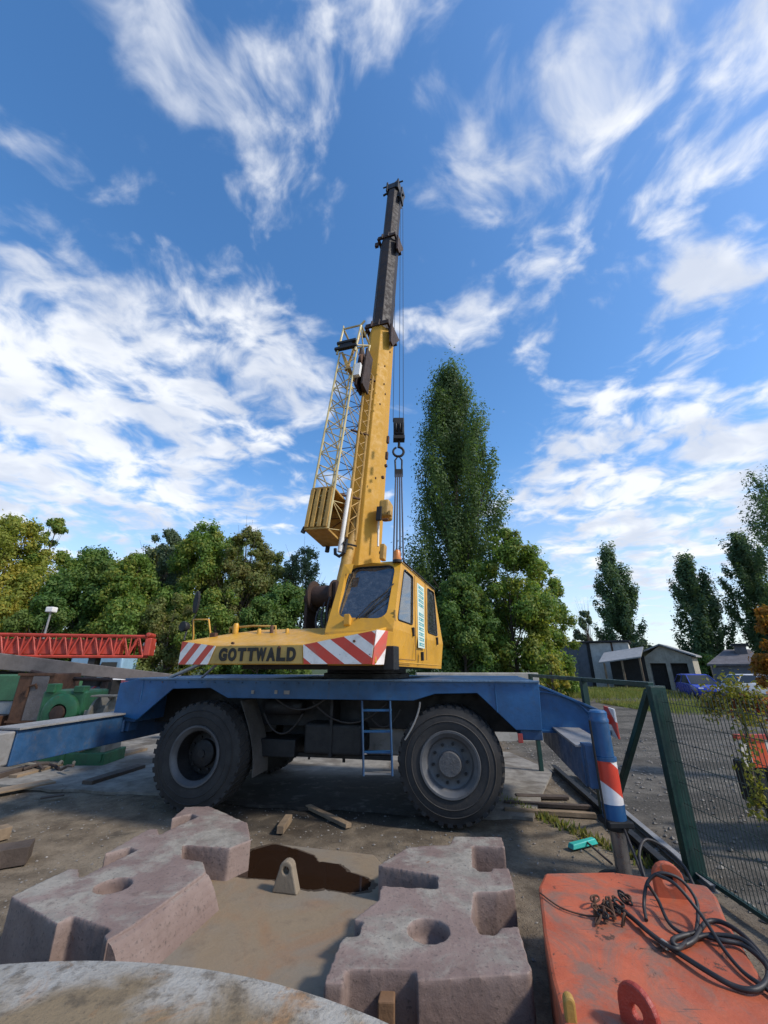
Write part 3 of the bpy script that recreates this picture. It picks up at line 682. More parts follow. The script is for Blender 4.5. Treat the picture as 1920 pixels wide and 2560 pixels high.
# panel seams, door lines, handles on the side face
def seam(px, off=.004, w_=.007, mt=BLK, nm='panel_seam'):
    pts = [onpl(x, y, R1, Sn) + Sn * off for x, y in px]
    mb = MB()
    for a, b_ in zip(pts[:-1], pts[1:]): mb.tube(a, b_, w_, n=5)
    return cabp(mb, nm, mt)
YELS = paint('seam_shadow_yellow', (.20, .10, .02), .7, var=.2, bump=0)
seam([(1036, 1440), (1039, 1651)], mt=YELS); seam([(1036, 1651), (998, 1648)], mt=YELS); seam([(1062, 1455), (1066, 1650)], mt=YELS)
seam([(987, 1655), (1101, 1664)], .012, .012, YEL, 'sill_rail')
seam([(1004, 1404), (1084, 1474)], .03, .016, BLK, 'rain_gutter')
for (x_, y_) in ((1031, 1580), (1091, 1603), (1054, 1641)):
    p = onpl(x_, y_, R1, Sn); mb = MB(); mb.box((-.03, -.01, -.07), (.03, .035, .07), Fr(p, S.v, Sn)); cabp(mb, 'door_handle', BLK, bevel=.006)
for (x_, y_) in ((987, 1532), (987, 1545)):
    p = onpl(x_, y_, R1, Sn); mb = MB(); mb.tube(p - Vector((0, 0, .04)), p + Vector((0, 0, .04)), .018, n=8); cabp(mb, 'hinge', YELD)
# lettering strip on the side (turquoise characters too worn to read)
strip = [onpl(x, y, R1, Sn) for x, y in ((1042, 1457), (1059, 1470), (1061, 1622), (1045, 1619))]
PALE = paint('pale_sticker', (.55, .62, .52), .5, var=.12, dirt=(.42, .30, .10), dirt_amt=.5, bump=0)
TQ = paint('turquoise_lettering', (.05, .30, .32), .5, var=.2, dirt=(.3, .35, .25), dirt_amt=.4, bump=0)
mb = MB(); mb.prism([p + Sn * .003 for p in strip], Sn * .004); cabp(mb, 'lettering_strip', PALE)
rs = random.Random(3)
for i in range(13):
    t0 = .03 + i * .0745; t1 = t0 + .042
    if i == 5: continue
    a, b_ = strip[0].lerp(strip[3], t0), strip[1].lerp(strip[2], t0 + .012); c_, d_ = strip[0].lerp(strip[3], t1), strip[1].lerp(strip[2], t1 + .012)
    a, b_, c_, d_ = a.lerp(b_, .14), a.lerp(b_, .88), c_.lerp(d_, .14), c_.lerp(d_, .88)
    mb = MB(); o_ = Sn * .0075
    m1, m2 = a.lerp(c_, .42), b_.lerp(d_, .58)
    mb.prism([a + o_, b_ + o_, b_.lerp(d_, .32) + o_, a.lerp(c_, .32) + o_], Sn * .003)
    mb.prism([c_ + o_, d_ + o_, b_.lerp(d_, .72) + o_, a.lerp(c_, .72) + o_], Sn * .003)
    mm = [.12, .5, .8][i % 3]
    e0, e1 = a.lerp(b_, mm), c_.lerp(d_, mm); e2, e3 = a.lerp(b_, mm + .16), c_.lerp(d_, mm + .16)
    mb.prism([e0 + o_ * 1.1, e2 + o_ * 1.1, e3 + o_ * 1.1, e1 + o_ * 1.1], Sn * .003)
    cabp(mb, 'letter', TQ)
# wiper, its motor housing, beacon
wp = [onpl(x, y, L1, Wn) + Wn * .04 for x, y in ((893, 1551), (930, 1512), (972, 1482))]
mb = MB(); mb.path(wp, .012, 6); b0, b1 = (onpl(x, y, L1, Wn) + Wn * .025 for x, y in ((905, 1545), (985, 1462))); mb.path([b0, b1], .012, 5); mb.path([onpl(900, 1549, L1, Wn) + Wn * .03, onpl(968, 1500, L1, Wn) + Wn * .03], .008, 5); cabp(mb, 'wiper', BLK)
p = onpl(872, 1557, L1, Wn); mb = MB(); mb.box((-.06, -.02, -.09), (.05, .09, .08), Fr(p, S.u, Wn)); cabp(mb, 'wiper_motor', YEL, bevel=.02, seg=3)
p = ony(993, 1398, 6.85); mb = MB(); mb.lathe([(.0001, -.02), (.075, -.02), (.075, .025), (.06, .03), (.058, .13), (.04, .16), (.0001, .165)], Fr(p, (1, 0, 0), (0, 1, 0)), 20); cabp(mb, 'beacon', AMB, smooth=40)
mb = MB(); mb.lathe([(.0001, -.06), (.08, -.06), (.08, -.015), (.0001, -.015)], Fr(p, (1, 0, 0), (0, 1, 0)), 20); cabp(mb, 'beacon_base', BLK, smooth=40)

# -- telescopic boom
B1 = ony(903, 1380, 8.75); B9 = ony(986, 486, 10.5)
bd = (B9 - B1).normalized()
def boom_at_py(py):      # point on the axis at an image row
    lo, hi = -4.0, 30.0
    for _ in range(50):
        m_ = (lo + hi) / 2; P = B1 + bd * m_
        d = P - CAMP; s_, c_ = math.sin(PITCH), math.cos(PITCH)
        yy = 1280 - FPX * (-d.y * s_ + d.z * c_) / (d.y * c_ + d.z * s_)
        if yy > py: lo = m_
        else: hi = m_
    return lo
bu = (S.u - bd * S.u.dot(bd)).normalized(); bvv = bd.cross(bu) * -1
if bvv.y < 0: bvv = -bvv
BF = Fr(B1, bu, bvv, bd)
def section(w0, d0, a, b_, nm, mt, tap=1.0):
    mb = MB(); c = min(w0, d0) * .29
    poly = [(-w0 / 2 + c, -d0 / 2), (w0 / 2 - c, -d0 / 2), (w0 / 2, -d0 / 2 + c * 1.3), (w0 / 2, d0 / 2 - c), (w0 / 2 - c, d0 / 2), (-w0 / 2 + c, d0 / 2), (-w0 / 2, d0 / 2 - c), (-w0 / 2, -d0 / 2 + c * 1.3)]
    k0 = tap; n8 = len(poly); mb.add([BF(x * k0, y * k0, a) for x, y in poly] + [BF(x, y, b_) for x, y in poly], [tuple(range(n8)), tuple(range(n8, 2 * n8))] + [(i, (i + 1) % n8, n8 + (i + 1) % n8, n8 + i) for i in range(n8)]); return cpart(mb, nm, mt, bevel=.02, seg=3)
tb0 = -1.9; t1 = boom_at_py(842); t2 = boom_at_py(618); t3 = boom_at_py(492)
W1 = 80 / FPX * ((B1 - CAMP).dot(Vector((0, math.cos(PITCH), math.sin(PITCH))))) * .90
section(.68, .80, tb0, t1, 'boom_base_section', YELB, 1.2)
section(.60, .68, t1 - .3, t2, 'boom_section', BOOMD)
section(.52, .58, t2 - .3, t3, 'boom_section', BOOMD)
def collar(t_, w0, d0, nm='boom_collar'):
    mb = MB()
    for (dz, g) in ((-.02, .035), (.08, .02)):
        for (x0, y0, x1, y1) in ((-w0 / 2 - g, -d0 / 2 - g, w0 / 2 + g, -d0 / 2 + .03), (-w0 / 2 - g, d0 / 2 - .03, w0 / 2 + g, d0 / 2 + g), (-w0 / 2 - g, -d0 / 2 + .03, -w0 / 2 + .03, d0 / 2 - .03), (w0 / 2 - .03, -d0 / 2 + .03, w0 / 2 + g, d0 / 2 - .03)):
            mb.box((x0, y0, t_ + dz), (x1, y1, t_ + dz + .07), BF)
    mb.box((-w0 / 2 - .14, -d0 / 2 + .05, t_ - .22), (-w0 / 2 - .02, -d0 / 2 + .14, t_ - .02), BF)
    mb.prism([BF(w0 / 2 + .07, d0 / 2 - .05, t_ + .1), BF(w0 / 2 + .07, -d0 / 2, t_ - .05), BF(w0 / 2 + .07, -d0 / 2 + .05, t_ - .75), BF(w0 / 2 + .07, -d0 / 2 + .22, t_ - .75)], bu * .06)
    mb.box((w0 / 2 + .0, -d0 / 2 + .1, t_ - .3), (w0 / 2 + .09, -d0 / 2 + .3, t_ - .1), BF)
    for k in (-.15, .08): mb.tube(BF(k, -d0 / 2 - .07, t_ - .08), BF(k, -d0 / 2 - .03, t_ + .2), .03, n=7)
    return cpart(mb, nm, DRUST, bevel=.006)
collar(t1, .68, .80); collar(t2, .60, .68)
# boom head with sheaves
mb = MB(); w0 = .42
mb.box((-.25, -.30, t3 - .02), (-.19, .42, t3 + .6), BF); mb.box((.19, -.30, t3 - .02), (.25, .42, t3 + .6), BF)
mb.box((-.24, -.28, t3 + .1), (.24, .2, t3 + .45), BF)
mb.tube(BF(-.42, -.2, t3 + .5), BF(.40, -.2, t3 + .5), .03, n=8); mb.tube(BF(-.38, -.2, t3 - .1), BF(-.2, -.2, t3 - .02), .04, n=8); mb.tube(BF(.05, -.2, t3 + .55), BF(.18, -.15, t3 + .85), .03, n=7); mb.tube(BF(-.03, 0, t3 + .5), BF(-.05, -.1, t3 + .8), .04, n=7)
bh = cpart(mb, 'boom_head', BLK, bevel=.008)
for k, dx in enumerate((-.1, 0, .1)):
    mb = MB(); mb.lathe([(.04, -.035), (.25, -.035), (.22, 0), (.25, .035), (.04, .035)], Fr(BF(dx, .36, t3 + .3), bd, bvv, bu), 24, close=True); o = mb.build('sheave', BLK, None, smooth=40); o.parent = bh
mb = MB(); mb.prism([BF(.33, .2, t3 + .15), BF(.33, -.2, t3 + .1), BF(.33, -.25, t3 - .75), BF(.33, -.05, t3 - .8)], bu * .06); mb.box((.2, -.2, t3 - .5), (.46, -.12, t3 - .42), BF); o = mb.build('rope_guard', BLK, None, bevel=.006); o.parent = bh
# fittings on the boom flank
def flank(px, py, sx_, sz_, sy_, mt, nm, dv=0.0, bev=.012):
    dv = dv - .055
    px += 7
    t_ = boom_at_py(py); P = BF(0, 0, t_); d = (P - CAMP).length
    pt = onpl(px, py, BF(0, -.39 + dv, 0), bvv); l_ = BF.loc(pt)
    mb = MB(); mb.box((l_.x - sx_ / 2, l_.y - .01, l_.z - sz_ / 2), (l_.x + sx_ / 2, l_.y + sy_, l_.z + sz_ / 2), BF); return cpart(mb, nm, mt, bevel=bev, seg=3)
flank(952, 1268, .24, .42, .34, YELD, 'lamp_housing', .02, .06)
flank(940, 1283, .12, .34, .05, BLK, 'housing_gasket', -.01)
flank(966, 1282, .08, .12, .1, YELD, 'cable_gland', .0, .02); flank(955, 1298, .14, .04, .06, RUST, 'housing_bracket', -.02, .01)
for (px, py) in ((962, 1098), (959, 1138), (957, 1163), (949, 1192)):
    flank(px, py, .06, .2 if py < 1150 else .06, .06, RUST, 'rope_bracket', .0, .01)
for (px, py) in ((943, 1010), (953, 960), (955, 915), (932, 1195), (956, 985), (968, 880)):
    flank(px, py, .03, .05, .02, RUST, 'bolt', -.012, .005)
flank(948, 1378, .10, .34, .16, YELD, 'lamp_bracket', .02, .02)
P_ = onpl(954, 1381, BF(0, -.36, 0), bvv); mb = MB(); mb.lathe([(.0001, 0), (.06, 0), (.05, .07), (.0001, .09)], Fr(P_, bd, bu, bvv), 16); cpart(mb, 'spot_lamp', BLK, smooth=40)
a, b_ = onpl(947, 1300, BF(0, -.30, 0), bvv), onpl(945, 1366, BF(0, -.30, 0), bvv); mb = MB(); mb.tube(a, b_, .022, n=8); cpart(mb, 'conduit_pipe', WHT, smooth=40)
# luffing cylinder behind
mb = MB(); mb.tube(S(-1.55, 1.8, 2.5), BF(0, -.3, 1.2), .12, n=14); cpart(mb, 'luffing_cylinder', YELD, smooth=40)
mb = MB(); pv = BF(0, 0, tb0 + .1); mb.tube(pv - S.u * .6, pv + S.u * .6, .1, n=14)
for s_ in (-.5, .38):
    l_ = S.loc(pv); mb.prism([S(l_.x + s_, l_.y - .5, 2.4), S(l_.x + s_, l_.y + .5, 2.4), S(l_.x + s_, l_.y + .18, pv.z + .16), S(l_.x + s_, l_.y - .18, pv.z + .16)], S.u * .1)
cpart(mb, 'boom_pivot', YELD, bevel=.01)

# -- folded lattice jib alongside the boom
J0 = ony(764, 1325, 7.8); J1 = ony(850, 882, 8.42); jd = (J1 - J0).normalized(); JL = (J1 - J0).length
ju = (S.u - jd * S.u.dot(jd)).normalized(); jv = ju.cross(jd); jv = -jv if jv.y < 0 else jv
JF = Fr(J0, ju, jv, jd)
def jsec(t_): k = t_ / JL; return .50 - .02 * k, .80 - .12 * k
def jc(i, t_):
    a, b_ = jsec(t_); x0 = .02 * 0
    return JF((0, a, a, 0)[i] + x0, (0, 0, b_, b_)[i], t_)
jib = None
mb = MB()
for i in range(4): mb.tube(jc(i, 0), jc(i, JL), .026, .024, n=7)
jib = cpart(mb, 'lattice_jib', YELP, smooth=40)
nb = 8
for f_ in range(4):
    i, j = f_, (f_ + 1) % 4
    for k in range(nb):
        ta, tb_, tm = JL * k / nb, JL * (k + 1) / nb, JL * (k + .5) / nb
        rb_ = .015 if f_ in (0, 3) else .010; mb = MB(); mb.tube(jc(i, ta), jc(j, tm), rb_, n=5); mb.tube(jc(j, tm), jc(i, tb_), rb_, n=5)
        if k: mb.tube(jc(i, ta), jc(j, ta), .011, n=5)
        o = mb.build('lattice_brace', YELP if f_ != 2 else RUST, None); o.parent = jib
# second inner rail against the boom
mb = MB(); 
for dx, dy in ((.66, .55), (.78, .75)):
    mb.tube(JF(dx, dy, .05), JF(dx - .06, dy - .1, JL * .93), .03, n=7)
for k in range(14):
    ta = .1 + k * JL * .92 / 14; mb.tube(JF(.66, .55, ta), JF(.76, .72, ta + .2), .012, n=5); mb.tube(JF(.76, .72, ta + .2), JF(.65, .53, ta + .4), .012, n=5)
o = mb.build('jib_inner_rail', YELD, None); o.parent = jib
# root box
bx0, bx1, by0, by1, bz1 = -.02, .50, -.04, .84, .98
mb = MB(); mb.box((bx0, by0, -.02), (bx1, by1, .03), JF); mb.box((bx0, by0, bz1 - .05), (bx1, by1, bz1), JF)
mb.box((bx0, by0 + .06, .03), (bx1, by0 + .09, bz1 - .05), JF); mb.box((bx0 + .0, by1 - .03, .03), (bx1, by1, bz1 - .05), JF)
for x_ in (bx0, .11, .26, bx1 - .1): mb.box((x_, by0 - .02, .03), (x_ + .09, by0 + .058, bz1 - .05), JF)
mb.box((bx0 + .005, by0 + .1, .03), (bx0 + .04, by1 - .04, bz1 - .06), JF)
o = mb.build('jib_root_box', YELD, None, bevel=.012); o.parent = jib
mb = MB(); mb.tube(JF(-.06, 0, -.06), JF(-.02, 0, .06), .05, n=8); mb.tube(JF(.1, .84, -.14), JF(.1, .84, .02), .05, n=8); o = mb.build('jib_pin', BLK, None); o.parent = jib
mb = MB(); mb.tube(JF(.56, .55, -.28), JF(.60, .5, 1.2), .055, n=12); o = mb.build('jib_strut', WHT, None, smooth=40); o.parent = jib
mb = MB(); mb.path([JF(.44, .55, -.20), JF(.46, .55, -.32), JF(.56, .55, -.38), JF(.66, .55, -.30), JF(.68, .55, .0)], .035, 8); mb.tube(JF(.62, .5, -.1), JF(.85, .7, -.1), .02, n=6); o = mb.build('jib_clamp', BLK, None); o.parent = jib
# head frame
hf = JL; mb = MB(); g = .06
hc = [(-.05, -.05), (.46, -.05), (.46, .62), (-.05, .62)]
for (x_, y_) in hc: mb.tube(JF(x_, y_, hf - .1), JF(x_ + .05, y_, hf + .85), .03, n=6)
for zz in (.85,):
    for k in range(4):
        a, b_ = hc[k], hc[(k + 1) % 4]; mb.tube(JF(a[0] + .05, a[1], hf + zz), JF(b_[0] + .05, b_[1], hf + zz), .028, n=6)
mb.tube(JF(.51, -.05, hf + .85), JF(.62, -.08, hf + .95), .03, n=6); mb.tube(JF(0, -.05, hf + .85), JF(-.02, -.05, hf + .98), .02, n=6)
mb.tube(JF(.46, -.05, hf + .1), JF(.5, .62, hf + .85), .02, n=6); mb.tube(JF(.46, .62, hf + .1), JF(.5, -.05, hf + .85), .02, n=6)
o = mb.build('jib_head_frame', YELP, None); o.parent = jib
mb = MB(); mb.box((-.12, -.12, hf + .02), (.50, -.02, hf + .10), JF); mb.box((-.08, -.12, hf + .22), (.46, -.02, hf + .30), JF); mb.box((.02, -.1, hf + .10), (.36, -.05, hf + .22), JF); o = mb.build('jib_head_beam', BLK, None, bevel=.008); o.parent = jib
mb = MB()
mb.prism([JF(.02, .0, hf + .02), JF(.08, .0, hf + .02), JF(.34, .0, hf - .62), JF(.26, .0, hf - .62)], jv * .5); mb.tube(JF(.5, .0, hf + .5), JF(.2, .1, hf - .6), .035, n=6)
o = mb.build('jib_head_gusset', YELD, None, bevel=.006); o.parent = jib
for k in range(3):
    mb = MB(); mb.lathe([(.03, -.03), (.17, -.03), (.14, 0), (.17, .03), (.03, .03)], Fr(JF(.60 + .02 * k, .15 + .12 * k, hf - .30 - .33 * k), jd, jv, ju), 20, close=True); o = mb.build('jib_sheave', RUST, None, smooth=40); o.parent = jib
mb = MB(); mb.box((.50, .1, hf - 1.15), (.56, .5, hf + .15), JF); mb.box((.68, .1, hf - 1.15), (.73, .5, hf + .1), JF); o = mb.build('sheave_cheek', DRUST, None, bevel=.006); o.parent = jib
mb = MB(); mb.box((.50, -.02, hf - .95), (.66, .08, hf - .55), JF); o = mb.build('label_plate', WHT, None, bevel=.006); o.parent = jib
for k in (.9, .55, .2):
    mb = MB(); mb.tube(JF(.45, .4, JL * k), JF(.78, .72, JL * k + .02), .03, n=7); o = mb.build('jib_bracket', RUST, None); o.parent = jib

# -- hoist ropes, hook block
HY = 10.45
hk = ony(997, 1075, HY)
mb = MB(); ht = BF(.06, .58, t3 + .3)
for dx, (tx, ty) in ((-.17, (986, 700)), (.14, (1003, 520)), (.02, (1000, 520))):
    top = BF(.04 + dx * .9, .60, t3 + .3)
    mb.tube(top, hk + Vector((dx, 0, .28)), .009, n=5, cap=False)
cpart(mb, 'hoist_rope', ROPE)
hb = MB(); hb.box((-.16, -.10, -.30), (-.11, .10, .36), Fr(hk, (1, 0, 0), (0, 1, 0))); hb.box((.11, -.10, -.30), (.16, .10, .36), Fr(hk, (1, 0, 0), (0, 1, 0)))
hb.box((-.17, -.13, -.36), (.17, .13, -.24), Fr(hk, (1, 0, 0), (0, 1, 0))); hb.box((-.15, -.13, -.2), (.15, .13, .35), Fr(hk, (1, 0, 0), (0, 1, 0)))
hblk = cpart(hb, 'hook_block', BLK, bevel=.01)
for dx in (-.06, .06):
    mb = MB(); mb.lathe([(.03, -.03), (.22, -.03), (.19, 0), (.22, .03), (.03, .03)], Fr(hk + Vector((dx, 0, 0)), (0, 0, 1), (0, 1, 0), (1, 0, 0)), 24, close=True); o = mb.build('sheave', BLK, None, smooth=40); o.parent = hblk
hz0 = ony(996, 1108, HY).z; hc0 = ony(996, 1131, HY)
pts = [Vector((hk.x, HY, hk.z - .3)), Vector((hk.x, HY, hc0.z + .22))] + [Vector((hc0.x + .155 * math.sin(a), HY, hc0.z + .02 + .155 * math.cos(a))) for a in [i * .42 for i in range(15)]]
mb = MB(); mb.path(pts, [.03, .042] + [.038] * 10 + [.036, .034, .032, .03, .028], 10); o = mb.build('hook', BLK, None, smooth=60); o.parent = hblk

# the sling that ties the hook down behind the cab
s0 = hc0 + Vector((0, 0, -.16)); s1 = ony(996, 1400, 9.9)
s2 = S(S.loc(s1).x + .25, S.loc(s1).y + .3, 2.10)
SLG = thing('steel_sling', 'grey-blue multi-strand steel sling hanging taut from the crane hook down behind the cab', 'sling', s2)
mb = MB()
for dx in (-.10, -.035, .035, .10):
    a = s0 + Vector((dx * .8, 0, -.4)); mb.path([a, s1 + Vector((dx * 1.25, 0, 0)), s2 + Vector((dx, 0, .0))], .022, 6)
mb.build('strand', SLING, SLG)
mb = MB(); mb.path([s0 + Vector((-.09, 0, -.42)), s0 + Vector((-.1, 0, -.1)), s0 + Vector((0, 0, .05)), s0 + Vector((.1, 0, -.1)), s0 + Vector((.09, 0, -.42))], .028, 8); mb.box((-.12, -.05, -.62), (.12, .05, -.4), Fr(s0, (1, 0, 0), (0, 1, 0))); mb.build('shackle', BLK, SLG, bevel=.01)

# ------------------------------------------------------------------ foreground: counterweight casting
ZT = .45
CWS = thing('counterweight_casting', 'reddish-grey notched crane counterweight lying on the ground with a sunken rusty centre', 'counterweight', onz(800, 2250, 0))
def rusty_plate():
    m, t, b, co = mk('rusty_centre_plate')
    n1 = t.noise(co, 1.1, 6, .6, .5); n2 = t.noise(co, 5.5, 7, .65); n3 = t.noise(co, 34, 5, .65)
    c = t.mix(t.ramp(n1, .35, .65), (.225, .165, .100), (.195, .165, .125))
    c = t.mix(t.math('MULTIPLY', t.ramp(t.noise(co, 1.7, 5, .6, 1.0), .46, .74), .5), c, (.26, .13, .055))
    c = t.mix(t.math('MULTIPLY', t.ramp(n2, .5, .75), .55), c, (.12, .085, .055))
    c = t.mix(t.math('MULTIPLY', t.ramp(n3, .6, .75), .3), c, (.07, .05, .035))
    link(t, c, b.inputs['Base Color']); link(t, t.ramp(n2, .3, .7, .55, .85), b.inputs['Roughness'])
    bp = t.n('ShaderNodeBump', {'Strength': .6, 'Distance': .012, 'Height': t.math('ADD', n2, t.math('MULTIPLY', n3, .4))}); link(t, bp.outputs[0], b.inputs['Normal'])
    return m
def cast_mat():
    m, t, b, co = mk('cast_counterweight')
    geo = t.n('ShaderNodeNewGeometry'); up = t.n('ShaderNodeSeparateXYZ', {0: geo.outputs['Normal']}).outputs[2]
    n1 = t.noise(co, 1.3, 6, .6, .4); n2 = t.noise(co, 7, 8, .7); n3 = t.noise(co, 42, 5, .65)
    c = t.mix(t.ramp(n1, .35, .65), (.172, .118, .098), (.23, .168, .142))
    grey = t.mix(t.ramp(n2, .35, .65), (.215, .19, .155), (.31, .278, .228))   # worn flat tops, made paler to paint in light from above
    worn = t.math('MULTIPLY', t.ramp(up, .8, .95), t.ramp(t.noise(co, 1.9, 7, .7, .3), .44, .60))  # wear kept to upward faces, so the sides stay painted darker like shade
    c = t.mix(worn, c, grey)
    c = t.mix(t.math('MULTIPLY', t.ramp(n2, .56, .72), .65), c, (.075, .055, .045))
    c = t.mix(t.math('MULTIPLY', t.ramp(n3, .56, .68), .6), c, (.04, .033, .03))
    c = t.mix(t.ramp(t.noise(co, 3.3, 7, .75, .5), .66, .72), c, (.22, .105, .045))
    link(t, c, b.inputs['Base Color']); link(t, t.ramp(n2, .3, .7, .5, .8), b.inputs['Roughness']); b.inputs['Specular IOR Level'].default_value = .4
    bp = t.n('ShaderNodeBump', {'Strength': .7, 'Distance': .010, 'Height': t.math('ADD', n2, t.math('MULTIPLY', n3, .45))}); link(t, bp.outputs[0], b.inputs['Normal'])
    return m
CASTM = cast_mat(); PLATE = rusty_plate()
def rough_cast(o, vox, amp=1.0):
    """rounded, uneven, chipped edges of an old casting"""
    md = o.modifiers.new('remesh', 'REMESH'); md.mode = 'VOXEL'; md.voxel_size = vox; md.use_smooth_shade = True
    sm = o.modifiers.new('smooth', 'SMOOTH'); sm.iterations = 1; sm.factor = .5
    for nm_, sc_n, st in (('lumps', .22, .009), ('pits', .045, .006)):
        tx = bpy.data.textures.get(nm_) or bpy.data.textures.new(nm_, 'CLOUDS'); tx.noise_scale = sc_n; tx.noise_depth = 3
        d = o.modifiers.new(nm_, 'DISPLACE'); d.texture = tx; d.strength = st * amp; d.texture_coords = 'LOCAL'; d.mid_level = .55
def wing(px, hole, hole_r, nm):
    pts = [onz(x, y, ZT) for x, y in px]
    mb = MB(); mb.prism([Vector((p.x, p.y, .0)) for p in pts], (0, 0, ZT)); o = mb.build(nm, CASTM, None)
    h = onz(hole[0], hole[1], ZT)
    mb = MB(); mb.lathe([(.0001, -.14), (hole_r * .8, -.14), (hole_r, -.10), (hole_r, .1), (.0001, .1)], Fr(h, (1, 0, 0), (0, 1, 0)), 32); bool_cut(o, [mb.build('cutter', None)])
    par(o, CWS); rough_cast(o, .0155); return o
wl_px = [(26, 2240), (176, 2170), (197, 2172), (200, 2194), (344, 2124), (324, 2118), (258, 2136), (370, 2073), (394, 2072), (399, 2086), (496, 2040), (478, 2034), (427, 2047), (463, 2017), (524, 2015), (619, 2057), (628, 2100), (574, 2121),
         (458, 2112), (455, 2146), (509, 2153), (516, 2180), (335, 2312), (266, 2352), (258, 2338), (277, 2322), (182, 2290), (142, 2310)]
wing(wl_px, (283, 2214), .13, 'raised_wing')
wr_px = [(945, 2163), (1020, 2117), (1124, 2112), (1134, 2091), (1254, 2091), (1262, 2118), (1181, 2114), (1182, 2165), (1200, 2178), (1226, 2178), (1232, 2169), (1272, 2170), (1287, 2222), (1240, 2229), (1186, 2229), (1180, 2294), (1200, 2334), (1236, 2338), (1254, 2319), (1296, 2314),
         (1330, 2424), (1324, 2433), (1042, 2452), (1038, 2424), (866, 2424), (860, 2459), (806, 2459), (852, 2350), (866, 2340), (898, 2336), (905, 2302), (882, 2298), (945, 2250), (952, 2214), (1093, 2222), (1093, 2188)]
wing(wr_px, (1072, 2326), .135, 'raised_wing')
ZP = .2
cpx = [(560, 2150), (600, 2122), (690, 2108), (935, 2135), (975, 2180), (960, 2250), (960, 2470), (860, 2520), (330, 2480), (240, 2330), (400, 2220)]
mb = MB(); mb.prism([Vector((p.x, p.y, .0)) for p in [onz(x, y, ZP) for x, y in cpx]], (0, 0, ZP)); mb.build('centre_plate', PLATE, CWS, bevel=.02)
# rounded shoulder where the left wing runs down into the plate
a, b_, c_ = onz(514, 2182, ZT - .012), onz(335, 2314, ZT - .012), onz(268, 2354, ZT - .012)
mb = MB(); off_ = Vector((.16, -.02, 0)); lst = [a, b_, c_]
for p, q_ in zip(lst[:-1], lst[1:]):
    for k in range(5):
        f0, f1 = k / 5, (k + 1) / 5
        z0 = ZT - .012 - (ZT - ZP) * f0 ** 1.6; z1 = ZT - .012 - (ZT - ZP) * f1 ** 1.6
        A = [Vector((v.x + off_.x * f, v.y + off_.y * f, z)) for v, f, z in ((p, f0, z0), (q_, f0, z0), (q_, f1, z1), (p, f1, z1))]
        mb.hexa([Vector((v.x, v.y, .01)) for v in A] + A)
mb.build('shoulder', CASTM, CWS, smooth=50)
# lifting lug
l0, l1 = onz(678, 2232, ZP), onz(742, 2240, ZP); lu = (l1 - l0).normalized(); lv = Vector((-lu.y, lu.x, 0))
wlg = (l1 - l0).length; lf = Fr(l0, lu, lv)
prof = [lf(0, 0, 0), lf(wlg, 0, 0)] + [lf(wlg * .5 + wlg * .27 * math.cos(a), 0, .17 + wlg * .27 * math.sin(a)) for a in [math.pi * i / 8 for i in range(9)]]
mb = MB(); mb.prism([p + lv * -.0 for p in prof], lv * .09); lug = mb.build('lifting_lug', PLATE, None)
mb = MB(); mb.tube(lf(wlg * .5, -.1, .165), lf(wlg * .5, .2, .165), .028, n=14); bool_cut(lug, [mb.build('cutter', None)]); par(lug, CWS)
bv = lug.modifiers.new('bevel', 'BEVEL'); bv.width = .012; bv.segments = 2; bv.limit_method = 'ANGLE'
# rain puddle on the plate
def water():
    m, t, b, co = mk('puddle_water'); b.inputs['Base Color'].default_value = (.022, .011, .006, 1); b.inputs['Roughness'].default_value = .06; b.inputs['IOR'].default_value = 1.33
    bp = t.n('ShaderNodeBump', {'Strength': .05, 'Distance': .004, 'Height': t.noise(co, 6, 2)}); link(t, bp.outputs[0], b.inputs['Normal'])
    return m
pud = [(985, 402), (1020, 350), (1085, 306), (1180, 280), (1270, 298), (1360, 330), (1370, 355), (1470, 368), (1500, 400), (1590, 425), (1604, 455), (1585, 480), (1500, 490), (1400, 468), (1330, 478), (1240, 455), (1190, 432), (1110, 428), (1040, 420)]
pp = rounded([onz(x / 1.728, 1950 + y / 1.728, ZP) for x, y in pud], .05, 4)
rg = random.Random(5); pp = [p + Vector((rg.uniform(-.008, .008), rg.uniform(-.012, .012), 0)) for p in pp]
mb = MB(); mb.prism([Vector((p.x, p.y, ZP - .004)) for p in pp], (0, 0, .008)); struct(mb.build('puddle', water()))
cpd = sum(pp, Vector()) / len(pp)
DAMP = paint('damp_stain', (.062, .042, .026), .5, var=.35, scale=6, dirt=(.10, .07, .04), dirt_amt=.5, bump=.004)
st = [cpd + (p - cpd) * (1.05 + rg.uniform(0, .05)) for p in pp]
mb = MB(); mb.prism([Vector((p.x, p.y, ZP - .006)) for p in st], (0, 0, .0075)); o = mb.build('damp_stain', DAMP, CWS)

